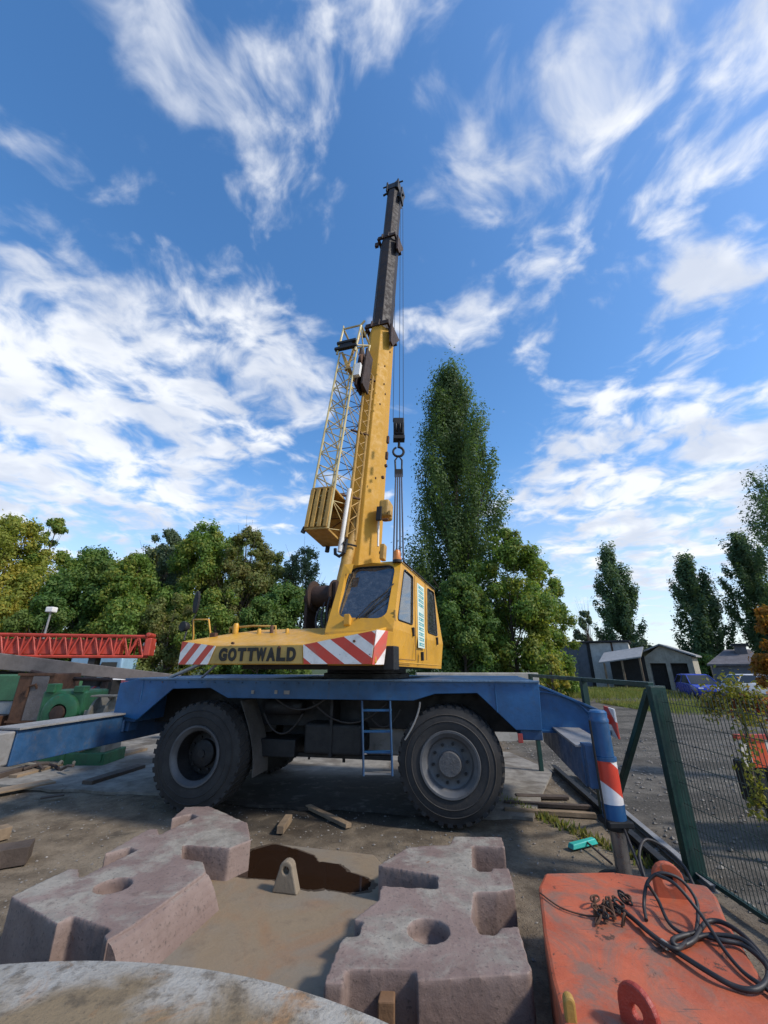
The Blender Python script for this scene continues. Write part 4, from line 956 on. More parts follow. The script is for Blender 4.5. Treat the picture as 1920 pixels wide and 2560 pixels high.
# round concrete slab under the photographer's feet
def slab_mat():
    m, t, b, co = mk('round_slab_concrete')
    n1 = t.noise(co, 1.6, 7, .62, .6); n2 = t.noise(co, 9, 8, .7); n3 = t.noise(co, 48, 5, .6)
    dist = t.vm('LENGTH', t.vm('SUBTRACT', co, (-1.66, -.56, .55)))
    rim = t.ramp(t.math('ADD', dist, t.math('MULTIPLY', t.math('SUBTRACT', n1, .5), 1.3)), 3.2, 3.56)
    c = t.mix(rim, (.215, .16, .095), (.37, .35, .31))
    c = t.mix(t.math('MULTIPLY', t.ramp(n2, .48, .66), .7), c, (.085, .066, .045))
    c = t.mix(t.math('MULTIPLY', t.ramp(t.noise(co, 3.1, 6, .65, .8), .55, .68), .75), c, (.31, .17, .075))
    c = t.mix(t.math('MULTIPLY', t.ramp(n3, .58, .72), .5), c, (.06, .05, .04))
    link(t, c, b.inputs['Base Color']); b.inputs['Roughness'].default_value = .88; b.inputs['Specular IOR Level'].default_value = .3
    bp = t.n('ShaderNodeBump', {'Strength': .9, 'Distance': .014, 'Height': t.math('ADD', n2, t.math('MULTIPLY', n3, .5))}); link(t, bp.outputs[0], b.inputs['Normal'])
    return m
mb = MB(); prof = [(.0001, 0), (3.6, 0), (3.61, .46), (3.60, .50), (3.56, .545), (3.0, .55), (.0001, .55)]
mb.lathe(prof, Fr((-1.66, -.56, 0), (1, 0, 0), (0, 1, 0)), 160)
tag(mb.build('concrete_slab', slab_mat(), smooth=50), 'large round stained concrete slab at the bottom of the picture, nearest the viewer', 'slab')
p = onz(962, 2530, .3); mb = MB()
rg = random.Random(2); mb.prism([Vector((p.x + a, p.y + b_, 0)) for a, b_ in ((-.045, -.04), (.05, -.045), (.055, .04), (-.03, .05))], (.005, .01, .36))
tag(mb.build('wooden_stake', paint('rusty_brown_wood', (.16, .085, .04), .85, var=.4, bump=.01), bevel=.008), 'short rusty-brown wooden stake standing between the round slab and the counterweight', 'stake')

# ------------------------------------------------------------------ orange weight with cables
def orange_mat():
    m, t, b, co = mk('worn_orange_paint')
    n1 = t.noise(co, 1.7, 7, .65, .5); n2 = t.noise(co, 8, 8, .7); n3 = t.noise(co, 40, 5, .65)
    c = t.mix(t.ramp(n1, .35, .65), (.37, .075, .028), (.49, .115, .048))
    c = t.mix(t.math('MULTIPLY', t.ramp(t.noise(co, 2.0, 7, .72, .7), .44, .62), .8), c, (.175, .125, .09))
    c = t.mix(t.math('MULTIPLY', t.ramp(n2, .55, .75), .5), c, (.17, .06, .03))
    c = t.mix(t.math('MULTIPLY', t.ramp(n3, .62, .74), .5), c, (.09, .05, .035))
    sc1 = t.noise(t.n('ShaderNodeMapping', {'Vector': co, 'Rotation': (0, 0, R(35)), 'Scale': (3, 60, 3)}).outputs[0], 1.0, 4, .6); sc2 = t.noise(t.n('ShaderNodeMapping', {'Vector': co, 'Rotation': (0, 0, R(-50)), 'Scale': (4, 80, 4)}).outputs[0], 1.0, 4, .6)
    c = t.mix(t.math('MULTIPLY', t.ramp(t.math('MAXIMUM', sc1, sc2), .66, .70), .8), c, (.12, .07, .05))
    c = t.mix(t.ramp(t.noise(co, 5.5, 8, .75, .6), .60, .635), c, (.085, .04, .022))
    link(t, c, b.inputs['Base Color']); link(t, t.ramp(n2, .3, .7, .42, .75), b.inputs['Roughness'])
    bp = t.n('ShaderNodeBump', {'Strength': .6, 'Distance': .008, 'Height': t.math('ADD', n2, t.math('MULTIPLY', n3, .4))}); link(t, bp.outputs[0], b.inputs['Normal'])
    return m
ORG = orange_mat(); ZO = .5
OW = thing('ballast_block', 'worn orange steel ballast block with lifting lugs, beside the fence post', 'ballast block', onz(1600, 2350, 0))
opx = [(1362, 2181), (1530, 2178), (1700, 2202), (1766, 2212), (1792, 2240), (1812, 2290), (1860, 2370), (1925, 2475)]
op = [onz(x, y, ZO) for x, y in opx] + [Vector((1.86, 2.30, ZO)), Vector((1.72, 1.9, ZO)), Vector((.98, 1.95, ZO))] + [onz(x, y, ZO) for x, y in ((1408, 2555), (1378, 2440), (1358, 2330), (1346, 2215))]
mb = MB(); mb.prism([Vector((p.x, p.y, .02)) for p in op], (0, 0, ZO - .02)); mb.build('block', ORG, OW, bevel=.022, seg=2)
def arch_lug(a, b_, h, th, nm, mat, hole=True, hr=.2):
    u_ = (b_ - a); w_ = u_.length; u_.normalize(); v_ = Vector((-u_.y, u_.x, 0)); f = Fr(a, u_, v_)
    pr = [f(0, 0, -.01), f(w_, 0, -.01)] + [f(w_ / 2 + w_ / 2 * math.cos(t_), 0, h - w_ / 2 + w_ / 2 * math.sin(t_)) for t_ in [math.pi * i / 10 for i in range(11)]]
    mb = MB(); mb.prism(pr, v_ * th); o = mb.build(nm, mat, None)
    if hole:
        mb = MB(); mb.tube(f(w_ / 2, -.1, h - w_ / 2), f(w_ / 2, th + .1, h - w_ / 2), w_ * hr, n=18); bool_cut(o, [mb.build('cutter', None)])
    par(o, OW); b = o.modifiers.new('bevel', 'BEVEL'); b.width = .01; b.segments = 2; b.limit_method = 'ANGLE'
    return o
arch_lug(onz(1643, 2243, ZO), onz(1722, 2250, ZO), .21, .05, 'lifting_lug', ORG)
RLUG = paint('red_oxide_paint', (.30, .035, .02), .5, var=.25, rust=.2, dirt_amt=.4)
lgp = onz(1560, 2560, ZO); f = Fr(onz(1549, 2545, ZO), (.45, -.9, 0), (.9, .45, 0))
arch_lug(f(0, 0, 0), f(.2, 0, 0), .17, .035, 'lifting_lug', RLUG, True, .13)
arch_lug(onz(1405, 2556, ZO) + Vector((.02, 0, 0)), onz(1445, 2560, ZO), .09, .05, 'lifting_lug', YELD, False)
def smooth_path(P, n=6):
    P = [Vector(p) for p in P]; out = []
    for i in range(len(P) - 1):
        p0, p1, p2, p3 = P[max(i - 1, 0)], P[i], P[i + 1], P[min(i + 2, len(P) - 1)]
        for k in range(n):
            t_ = k / n; out.append(.5 * ((2 * p1) + (p2 - p0) * t_ + (2 * p0 - 5 * p1 + 4 * p2 - p3) * t_ * t_ + (3 * p1 - p0 - 3 * p2 + p3) * t_ ** 3))
    return out + [P[-1]]
CB = thing('cable_coil', 'tangled black rubber cable lying in loops on the orange ballast block', 'cable', onz(1800, 2380, ZO))
def cab_(px, zs, r=.014, mat=HOSE, nm='cable_loop'):
    pts = [onz(x, y, ZO + z) for (x, y), z in zip(px, zs)]
    mb = MB(); mb.path(smooth_path(pts, 7), r, 8); return mb.build(nm, mat, CB, smooth=60)
zz = lambda n, a=.018, b=.03: [a + (b - a) * (i % 3) / 2 for i in range(n)]
cab_([(1540, 2266), (1575, 2290), (1612, 2322), (1648, 2350), (1692, 2380), (1776, 2433), (1839, 2467), (1889, 2474), (1918, 2449), (1914, 2411), (1860, 2364), (1800, 2350), (1740, 2335), (1690, 2345), (1682, 2358), (1700, 2366), (1735, 2350), (1752, 2322), (1770, 2304), (1806, 2306), (1858, 2338), (1916, 2402), (1960, 2470)], zz(23))
cab_([(1600, 2310), (1640, 2346), (1690, 2372), (1722, 2352), (1776, 2337), (1855, 2348), (1905, 2396), (1925, 2430)], zz(8, .02, .045), .012)
cab_([(1740, 2330), (1745, 2290), (1738, 2245), (1700, 2198), (1651, 2183), (1619, 2206), (1610, 2258), (1616, 2300)], [.03, .05, .10, .18, .20, .14, .05, .012], .011)
cab_([(1620, 2212), (1645, 2250), (1673, 2308), (1713, 2335), (1748, 2328)], [.14, .06, .03, .02, .03], .011)
cab_([(1640, 2186), (1690, 2212), (1754, 2289), (1808, 2371), (1855, 2427), (1902, 2462), (1950, 2500)], [.20, .19, .08, .03, .02, .02, .02], .011)
cab_([(1655, 2356), (1668, 2366)], [.03, .03], .02, GALV, 'cable_clip')
# chain and shackle tangle
CH = thing('chain_tangle', 'small rusty tangle of chain and shackles on the orange ballast block', 'chain', onz(1535, 2300, ZO))
rg = random.Random(9)
for i in range(16):
    c0 = onz(1490 + rg.uniform(0, 80), 2265 + rg.uniform(0, 58), ZO) + Vector((0, 0, .025 + rg.uniform(0, .05)))
    ax_ = Vector((rg.uniform(-1, 1), rg.uniform(-1, 1), rg.uniform(-.6, .9))).normalized(); b1 = ax_.orthogonal().normalized()
    L_, w_ = rg.uniform(.03, .06), .017
    mb = MB(); mb.path([c0 + ax_ * (L_ * math.cos(t_)) + b1 * (w_ * math.sin(t_)) for t_ in [i_ * math.pi / 6 for i_ in range(12)]], .007, 6, closed=True); mb.build('chain_link', RUST if i % 3 else BLK, CH, smooth=60)
for (x_, y_, h_) in ((1490, 2262, .10), (1536, 2268, .11), (1515, 2275, .07)):
    a = onz(x_, y_ + 30, ZO + .01); mb = MB(); mb.path([a, a + Vector((rg.uniform(-.02, .02), .02, h_))], [.016, .008], 6); mb.build('pin', RUST, CH)
mb = MB(); mb.path(smooth_path([onz(1350, 2232, ZO + .012), onz(1400, 2268, ZO + .012), onz(1460, 2288, ZO + .012), onz(1500, 2290, ZO + .02)], 5), .005, 5); mb.build('wire_tail', RUST, CH)
# hose loop hanging behind the block
mb = MB()
lp = [ony(1612, 2200, 4.3), ony(1598, 2140, 4.4), ony(1612, 2100, 4.5), ony(1650, 2112, 4.5), ony(1705, 2160, 4.4), ony(1735, 2215, 4.25)]
mb.path(smooth_path([onz(1560, 2072, .5)] + lp[:1] + lp[1:], 6), .013, 7)
lp2 = [Vector((lp[0].x - .05, lp[0].y + .3, .02))]
tag(mb.build('rubber_hose', HOSE, smooth=60), 'black rubber hose arching between the outrigger jack and the orange block', 'hose')

# ------------------------------------------------------------------ litter on the ground
def plank(a, b_, w_, h_, mat, name, label, cat, z=0.0, group=None, lift=0.0):
    a, b_ = Vector(a), Vector(b_); d = b_ - a; u_ = Vector((d.x, d.y, 0)).normalized(); v_ = Vector((-u_.y, u_.x, 0)); L_ = Vector((d.x, d.y, 0)).length
    rg = random.Random(int(a.x * 100) + int(b_.y * 77)); mb = MB()
    n = max(2, int(L_ / .35)); ring = []
    for i in range(n + 1):
        t_ = i / n; c = a.lerp(b_, t_); c.z = z + lift * t_
        j = [rg.uniform(-.006, .006) for _ in range(4)]
        ring += [c + v_ * (-w_ / 2 + j[0]), c + v_ * (w_ / 2 + j[1]), c + v_ * (w_ / 2 + j[1]) + Vector((0, 0, h_ + j[2] * .5)), c + v_ * (-w_ / 2 + j[0]) + Vector((0, 0, h_ + j[3] * .5))]
    fs = [(3, 2, 1, 0), (4 * n, 4 * n + 1, 4 * n + 2, 4 * n + 3)]
    for i in range(n):
        for k in range(4): fs.append((4 * i + k, 4 * i + (k + 1) % 4, 4 * i + 4 + (k + 1) % 4, 4 * i + 4 + k))
    mb.add(ring, fs); return tag(mb.build(name, mat, bevel=.006), label, cat, group)
G = lambda x, y, z=0.0: onz(x, y, z)
plank(G(700, 2083), G(722, 2052), .10, .09, WOOD, 'timber_offcut', 'short pale timber offcut on the dirt under the middle of the crane', 'timber', -.01)
plank(G(770, 2018), G(872, 2068), .09, .05, WOOD, 'wooden_plank', 'narrow pale plank lying at an angle under the crane, right of the timber offcut', 'plank', -.01)
plank(G(1262, 2010), G(1480, 2022), .10, .05, WOODD, 'wooden_plank', 'long dark plank beside the right front tyre, farther of the pair', 'plank', -.005)
plank(G(1262, 2030), G(1490, 2044), .09, .06, WOOD, 'wooden_plank', 'long brown plank beside the right front tyre, nearer of the pair', 'plank', -.005)
plank(G(1290, 1992), G(1420, 1996), .14, .04, WOODD, 'wooden_plank', 'dark board lying flat just behind the two planks by the right tyre', 'plank', -.005)
plank(G(215, 1965), G(352, 1922), .22, .07, WOODD, 'timber_beam', 'dark square timber beam on the concrete left of the left tyre', 'beam', .015)
plank(G(285, 1898), G(360, 1878), .2, .06, WOOD, 'wooden_board', 'pale board on the concrete in the shade behind the left tyre', 'board', .02)
plank(G(-40, 1990), G(130, 1958), .34, .03, WOOD, 'wooden_board', 'wide weathered board lying flat in the left yard below the outrigger beam', 'board', .02)
plank(G(30, 1948), G(190, 1905), .18, .05, WOOD, 'wooden_plank', 'brown plank under the left outrigger beam', 'plank', .02)
plank(G(-60, 1965), G(60, 1930), .12, .09, WOODD, 'timber_beam', 'dark timber at the left edge below the outrigger beam end', 'beam', .02)
plank(G(-30, 2165), G(72, 2148), .26, .17, WOODD, 'timber_block', 'dark squared timber block lying at the left edge of the dirt', 'timber', -.01)
plank(G(-40, 2105), G(18, 2090), .2, .13, WOOD, 'timber_block', 'pale squared timber block at the left edge behind the dark block', 'timber', -.01)
plank(G(100, 2000), G(160, 1992), .10, .02, WOODD, 'wooden_board', 'thin splintered dark board end on the concrete at left', 'board', .02)
# teal broom head with its stick
TB = thing('teal_broom', 'turquoise plastic broom head with dark stick lying by the outrigger jack', 'broom', G(1465, 2118))
f = Fr(G(1434, 2126), (G(1500, 2112) - G(1434, 2126)), Vector((0, 0, 1)).cross(G(1500, 2112) - G(1434, 2126)))
mb = MB(); LL = (G(1500, 2112) - G(1434, 2126)).length; mb.hexa([f(0, 0, 0), f(LL, .02, 0), f(LL, .10, 0), f(0, .10, 0), f(.02, .01, .05), f(LL - .03, .03, .06), f(LL - .03, .09, .06), f(.02, .09, .05)]); mb.build('broom_head', TEAL, TB, bevel=.008)
mb = MB(); mb.tube(f(LL * .6, .04, .04), G(1530, 2160, .02), .012, n=7); mb.build('stick', WOODD, TB)
# rails lying along the fence
def rail(a, b_, w_, h_, mat, nm, label):
    mb = MB(); u_ = (b_ - a).normalized(); v_ = Vector((-u_.y, u_.x, 0)); f = Fr(a, u_, v_); L_ = (b_ - a).length
    mb.box((0, -w_ / 2, 0), (L_, w_ / 2, .012), f); mb.box((0, -.008, .012), (L_, .008, h_ - .012), f); mb.box((0, -w_ / 2, h_ - .012), (L_, w_ / 2, h_), f)
    return tag(mb.build(nm, mat, bevel=.003), label, 'steel beam')
rail(G(1385, 1925), G(1720, 2230), .09, .10, BLK, 'steel_joist', 'black steel joist lying on the ground behind the outrigger jack, along the fence')
rail(G(1440, 1935), G(1790, 2235), .08, .07, GALV, 'steel_joist', 'grey steel joist lying along the foot of the green fence')
# loose stones in the foreground
def stones():
    rg = np.random.default_rng(3); V = []; F = []
    base = np.array([(1, 0, 0), (-1, 0, 0), (0, 1, 0), (0, -1, 0), (0, 0, 1), (0, 0, -.6)], float)
    fc = [(0, 2, 4), (2, 1, 4), (1, 3, 4), (3, 0, 4), (2, 0, 5), (1, 2, 5), (3, 1, 5), (0, 3, 5)]
    k = 0
    while k < 11000:
        x, y = (rg.uniform(-7, 3.2), rg.uniform(3.5, 11)) if k % 2 else (rg.uniform(3.2, 13), rg.uniform(3.5, 15))
        r = .006 + .018 * rg.random() ** 3
        if x > 3.2: r *= 2.0
        z = mnoise.noise((x * .35, y * .35, 0)) * .03 + mnoise.noise((x * 1.4, y * 1.4, 3)) * .016 - .03
        a = rg.uniform(0, 6.28); c_, s_ = math.cos(a), math.sin(a)
        P = base * (r * rg.uniform(.7, 1.3, (6, 3))) * np.array([1, .8, .6]); P = np.c_[P[:, 0] * c_ - P[:, 1] * s_, P[:, 0] * s_ + P[:, 1] * c_, P[:, 2]] + (x, y, z + r * .2)
        o = len(V); V += [tuple(p) for p in P]; F += [tuple(i + o for i in f_) for f_ in fc]; k += 1
    me = bpy.data.meshes.new('gravel'); me.from_pydata(V, [], F); o = finish('gravel', me, paint('stone', (.21, .19, .165), .9, var=.45, scale=9, bump=0)); struct(o, 'stuff'); o['label'] = 'loose gravel scattered on the dirt'
stones()

# ------------------------------------------------------------------ green fence
FX = 3.27
FE = thing('mesh_fence', 'dark green steel fence with fine wire mesh running along the right side', 'fence', (FX, 5.3, 0))
py1 = 5.3; zf = 1.84
mb = MB()
pf = Fr((FX, py1, 0), (1, 0, 0), (0, 1, 0))
mb.box((-.09, -.05, -.03), (.09, -.04, zf), pf); mb.box((-.09, -.04, -.03), (-.078, .05, zf), pf); mb.box((.078, -.04, -.03), (.09, .05, zf), pf); mb.box((-.09, -.05, zf), (.09, .05, zf + .012), pf)
mb.build('post', GRN, FE, bevel=.004)
mb = MB(); mb.box((FX - .045, 7.15, -.03), (FX + .045, 7.24, zf + .04)); mb.build('post', GRN, FE, bevel=.005)
mb = MB(); mb.box((FX - .04, 9.7, -.03), (FX + .04, 9.78, zf + .05)); mb.build('post', GRN, FE, bevel=.005)
mb = MB(); mb.box((FX - .035, py1 + .075, zf - .01), (FX + .035, 9.68, zf + .05)); mb.build('top_rail', GRN, FE, bevel=.005)
mb = MB(); f = Fr((FX - .03, 0, 0), (1, 0, 0), (0, 1, 0)); a, b_ = Vector((FX - .07, py1 + .1, zf - .05)), Vector((FX - .07, 6.95, .0))
d_ = (b_ - a).normalized(); n_ = Vector((1, 0, 0)).cross(d_).normalized(); mb.prism([a + n_ * .035, a - n_ * .035, b_ - n_ * .035, b_ + n_ * .035], (.07, 0, 0)); mb.build('brace', GRN, FE, bevel=.005)
mb = MB(); mb.box((FX - .02, 1.2, .04), (FX + .02, py1 - .06, .08)); mb.build('mesh_rail', GRN, FE)
mb = MB()
for i in range(82): y_ = 1.22 + i * .0495; mb.tube((FX, y_, .05), (FX, y_, 1.8), .0034, n=4, cap=False)
for k in range(9): z_ = .08 + k * .2; mb.tube((FX, 1.2, z_), (FX, py1 - .06, z_), .0038, n=4, cap=False)
o = mb.build('wire_mesh', paint('green_wire', (.012, .03, .025), .5, bump=0), FE); o['kind'] = 'stuff'

# ------------------------------------------------------------------ trees
def leaf_mat(name, ca, cb, cc=None, amt=.0, tr=.48):
    m = bpy.data.materials.new(name); m.use_nodes = True; t = NT(m.node_tree); nt = m.node_tree; MATS[name] = m
    b = nt.nodes['Principled BSDF']; co = t.n('ShaderNodeTexCoord').outputs['Object']; geo = t.n('ShaderNodeNewGeometry')
    rnd = geo.outputs['Random Per Island']
    c = t.mix(rnd, ca, cb)
    n1 = t.noise(co, .38, 3, .6)
    c = t.mix(t.math('MULTIPLY', t.ramp(n1, .35, .65), .35), c, tuple(x * .7 for x in ca))
    if cc: c = t.mix(t.math('MULTIPLY', t.ramp(t.math('ADD', t.noise(co, .5, 4, .65), t.math('MULTIPLY', rnd, .18)), .58, .70), amt), c, cc)
    link(t, c, b.inputs['Base Color']); b.inputs['Roughness'].default_value = .6; b.inputs['Specular IOR Level'].default_value = .3
    tl = t.n('ShaderNodeBsdfTranslucent', {0: t.mix(1.0, c, (1.25, 1.25, .7, 1), 'MULTIPLY')})
    ms = t.n('ShaderNodeMixShader', {0: tr, 1: b.outputs[0], 2: tl.outputs[0]})
    link(t, ms.outputs[0], nt.nodes['Material Output'].inputs[0]); return m
BARK = paint('bark', (.085, .065, .048), .9, var=.4, scale=3, bump=.03, dirt=(.03, .025, .02))
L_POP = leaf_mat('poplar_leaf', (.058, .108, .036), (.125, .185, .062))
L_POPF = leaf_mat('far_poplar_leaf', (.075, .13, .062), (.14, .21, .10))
L_GRN = leaf_mat('green_leaf', (.11, .20, .038), (.21, .30, .065), (.32, .29, .05), .55)
L_DRK = leaf_mat('dark_leaf', (.075, .16, .04), (.15, .24, .06), (.24, .26, .06), .35)
L_YEL = leaf_mat('yellowing_leaf', (.21, .26, .045), (.34, .35, .07), (.44, .34, .05), .7)
L_OLV = leaf_mat('olive_leaf', (.14, .18, .05), (.23, .25, .075), (.25, .19, .07), .5)
L_GRY = leaf_mat('grey_green_leaf', (.105, .15, .085), (.17, .22, .135))
L_AUT = leaf_mat('autumn_leaf', (.34, .13, .02), (.50, .24, .035), (.16, .15, .03), .5)
L_VIN = leaf_mat('vine_leaf', (.15, .17, .03), (.28, .25, .05), (.28, .08, .04), .75)
L_RED = leaf_mat('red_vine_leaf', (.24, .05, .03), (.34, .12, .05))

def leaf_quads(cent, rad, axis, n, size, rng, shell=.45, out=1.1, tail=.42):
    """n leaves in ellipsoidal clumps; cent (k,3), rad (k,), axis (k,3) vectors of the long half axis"""
    k = len(cent); idx = rng.choice(k, n, p=(w_ := rad ** 2 / (rad ** 2).sum()))
    d = rng.normal(size=(n, 3)); d /= np.linalg.norm(d, axis=1)[:, None]
    rr = rng.random(n) ** shell * (1 + np.abs(rng.normal(size=n)) * tail)
    al = np.linalg.norm(axis, axis=1); an = axis / al[:, None]
    dn = (d * an[idx]).sum(1)[:, None] * an[idx]
    off = (d - dn) * rad[idx][:, None] + dn * al[idx][:, None]
    P = cent[idx] + off * rr[:, None]
    nr = d * out + rng.normal(size=(n, 3)) * .45; nr[:, 2] += .15; nr /= np.linalg.norm(nr, axis=1)[:, None]
    a = np.cross(nr, rng.normal(size=(n, 3))); a /= np.linalg.norm(a, axis=1)[:, None]; b = np.cross(nr, a)
    sz = size * rng.uniform(.6, 1.35, n)[:, None]
    V = np.stack([P - a * sz, P - b * sz * .55 + a * sz * .1, P + a * sz, P + b * sz * .55 + a * sz * .1], 1)
    return V
def quad_mesh(name, V):
    n = len(V); me = bpy.data.meshes.new(name); me.vertices.add(4 * n); me.vertices.foreach_set('co', V.reshape(-1).astype(np.float32))
    me.loops.add(4 * n); me.loops.foreach_set('vertex_index', np.arange(4 * n, dtype=np.int32)); me.polygons.add(n)
    me.polygons.foreach_set('loop_start', np.arange(0, 4 * n, 4, dtype=np.int32)); me.update(calc_edges=True); return me
def wood_mesh(mb, rng, base, H, r0, tips, trunk_top=.75):
    pts = [base + Vector((rng.normal() * .05 * H * .1 * (i > 0), rng.normal() * .05 * H * .1 * (i > 0), H * trunk_top * i / 7)) for i in range(8)]
    mb.path(pts, [r0 * (1 - .85 * i / 7) for i in range(8)], 7)
    for tp in tips:
        z0 = max(.12 * H, (tp.z - base.z) * rng.uniform(.45, .7)); t_ = min(z0 / (H * trunk_top), .98); i = int(t_ * 7); a = pts[i].lerp(pts[min(i + 1, 7)], t_ * 7 - i)
        mid = a.lerp(tp, .5) + Vector((0, 0, -.04 * H * rng.random())); rb = r0 * .38 * (1 - t_ * .6)
        mb.path([a, mid, tp], [rb, rb * .6, rb * .2], 5)
def tree(name, label, px, py, hw, F, mat, n, leaf, seed, kind='round', group=None, base_t=.18, clumps=120, sparse=False, lean=0.0, prof=None, twigs=0):
    rng = np.random.default_rng(seed)
    top = ony(px, py, F); base = Vector((top.x, F, -.05)); H = top.z - base.z
    dep = (Vector((top.x, F, H * .5)) - CAMP).dot(Vector((0, math.cos(PITCH), math.sin(PITCH)))); W = hw / FPX * dep
    C_, Rd, Ax = [], [], []
    for i in range(clumps):
        if kind == 'poplar':
            t_ = base_t + (1 - base_t) * (i + rng.random()) / clumps
            e = np.interp(t_, *(prof or ([0, .1, .3, .6, .8, .93, 1.0], [.55, .9, 1.0, .86, .66, .36, .05]))) * W
            inner = i % 3 == 0
            a = i * 2.39996 + rng.normal() * .4; r_ = e * (rng.uniform(.1, .5) if inner else rng.uniform(.6, 1.08))
            cr = W * rng.uniform(.12, .24) * (1.2 if inner else 1); L_ = cr * rng.uniform(2.2, 4.0)
            o_ = np.array([math.cos(a), math.sin(a), 0])
            ax_ = o_ * rng.uniform(.15, .5) + np.array([0, 0, 1.0]); ax_ = ax_ / np.linalg.norm(ax_) * L_
            c = np.array([base.x + lean * t_ * H, base.y, base.z + t_ * H - L_ * .75]) + o_ * max(0, r_ - cr * .3)
            C_.append(c); Rd.append(cr); Ax.append(ax_)
        else:
            t_ = base_t + (1 - base_t) * rng.random() ** .85
            e = np.interp(t_, [0, base_t, .35, .6, .8, .92, 1.0], [.5, .7, 1, .95, .74, .5, .18]) * W
            a = rng.uniform(0, 2 * math.pi); r_ = e * rng.random() ** .38
            cr = W * rng.uniform(.10, .22) * (.75 if t_ > .85 else 1)
            C_.append(np.array([base.x + lean * t_ * H + math.cos(a) * r_ * .92, base.y + math.sin(a) * r_ * .8, min(base.z + t_ * H, base.z + H - cr * .7)])); Rd.append(cr)
            Ax.append(np.array([rng.normal() * .2, rng.normal() * .2, 1]) * cr * rng.uniform(.75, 1.15))
    C_, Rd, Ax = np.array(C_), np.array(Rd), np.array(Ax)
    if sparse: Rd = Rd * .72
    V = leaf_quads(C_, Rd, Ax, int(n * 1.7), leaf * .72, rng, shell=.42, **(dict(out=1.7, tail=.2) if kind == 'poplar' else {}))
    T = thing(name, label, 'tree', base, group)
    me = quad_mesh('crown', V); o = finish('crown', me, mat, T)
    mb = MB(); tips = [Vector(c) for c in C_[rng.choice(len(C_), min(26, len(C_)), replace=False)]]
    if twigs:
        for i in range(twigs):
            c = C_[rng.integers(len(C_))]; tips.append(Vector(c) + Vector((rng.normal() * .5, rng.normal() * .5, 1.2 + rng.random() * 1.2)))
    wood_mesh(mb, rng, base, H, max(.12, H * .014), tips, .92 if kind == 'poplar' else .7); mb.build('trunk', BARK, T, smooth=60)
    return T
gL = 'broadleaf trees along the left boundary'
tree('broadleaf_tree', 'tall yellow-green tree at the left edge behind the red lattice boom', 55, 1300, 125, 33, L_YEL, 26000, .17, 1, group=gL)
tree('broadleaf_tree', 'dark green tree partly cut off by the left edge, behind the yellow-green tree', -70, 1330, 110, 38, L_DRK, 14000, .2, 2, group=gL)
tree('broadleaf_tree', 'bright crown with two tops just right of the yellow-green tree', 142, 1297, 62, 35, L_GRN, 13000, .17, 31, group=gL, clumps=45)
tree('broadleaf_tree', 'low rounded dark green tree between the yellow-green tree and the grey-green ones', 245, 1378, 105, 34, L_DRK, 20000, .18, 3, group=gL)
tree('broadleaf_tree', 'mid-green tree above the right end of the red lattice boom', 345, 1392, 85, 33, L_GRN, 17000, .17, 4, group=gL)
tree('broadleaf_tree', 'loose grey-green tree top behind the crane mirror', 425, 1328, 80, 36, L_GRY, 14000, .17, 5, group=gL, sparse=True, twigs=10)
tree('broadleaf_tree', 'tall bright green tree behind the left end of the crane hood', 520, 1312, 90, 34, L_GRN, 20000, .17, 6, group=gL)
tree('broadleaf_tree', 'brownish olive tree with bare twigs on top, behind the hood', 625, 1318, 82, 34, L_OLV, 17000, .17, 7, group=gL, twigs=26)
tree('broadleaf_tree', 'airy blue-grey tree left of the boom foot with sky showing through', 765, 1372, 85, 37, L_GRY, 11000, .16, 8, group=gL, sparse=True, twigs=14)
tree('broadleaf_tree', 'dark leafy tree low behind the winch beside the cab', 720, 1465, 95, 30, L_DRK, 17000, .15, 9, group=gL, base_t=.05)
for k, (x_, y_, h_, F_, m_, n_, lb) in enumerate(((190, 1400, 80, 40, L_GRN, 12000, 'green crown filling the gap behind the low dark green tree at left'), (295, 1400, 75, 41, L_YEL, 12000, 'pale yellow-green crown just behind the mid-green tree at left'), (470, 1350, 85, 41, L_YEL, 13000, 'pale yellow-green crown between the grey-green top and the tall bright tree'),
        (580, 1345, 80, 41, L_GRN, 13000, 'light green crown behind the gap beside the brownish olive tree'), (690, 1385, 75, 40, L_OLV, 12000, 'olive crown between the twiggy tree and the airy blue-grey tree'), (385, 1375, 70, 40, L_OLV, 12000, 'olive crown left of the crane mirror behind the mid-green tree'))):
    tree('broadleaf_tree', lb, x_, y_, h_, F_, m_, n_, .18, 70 + k, group=gL, base_t=.08, clumps=90)
gB = 'bushes below the left trees'
for k, (x_, y_, h_, m_, lb) in enumerate(((130, 1490, 90, L_DRK, 'dark bush behind the lamp post above the red lattice boom'), (330, 1500, 95, L_GRN, 'green bush just right of the red lattice boom end'), (440, 1480, 85, L_OLV, 'olive bush behind the crane mirror stalk'),
        (560, 1480, 95, L_GRN, 'bright bush behind the left half of the crane hood'), (660, 1500, 85, L_DRK, 'dark bush behind the right half of the crane hood'), (20, 1480, 90, L_YEL, 'yellowing bush at the left edge above the red lattice boom'))):
    T = tree('leafy_bush', lb, x_, y_, h_, 29, m_, 12000, .14, 40 + k, group=gB, base_t=.02, clumps=40); T['category'] = 'bush'
tree('poplar_tree', 'tallest dark poplar right behind the crane hook, filling the centre right', 1118, 915, 128, 31, L_POP, 75000, .155, 11, 'poplar', clumps=150, base_t=.08, prof=([0, .15, .3, .45, .6, .72, .82, .9, .95, 1.0], [.9, 1.0, 1.0, .98, .9, .78, .64, .40, .22, .04]))
tree('broadleaf_tree', 'broad fresh green tree at the right foot of the tallest poplar', 1255, 1325, 112, 27, L_GRN, 30000, .14, 12, base_t=.03, clumps=95)
tree('broadleaf_tree', 'rounded green tree right of the broad fresh green tree, beside the grey shed', 1345, 1400, 66, 31, L_GRN, 16000, .14, 13, base_t=.05)
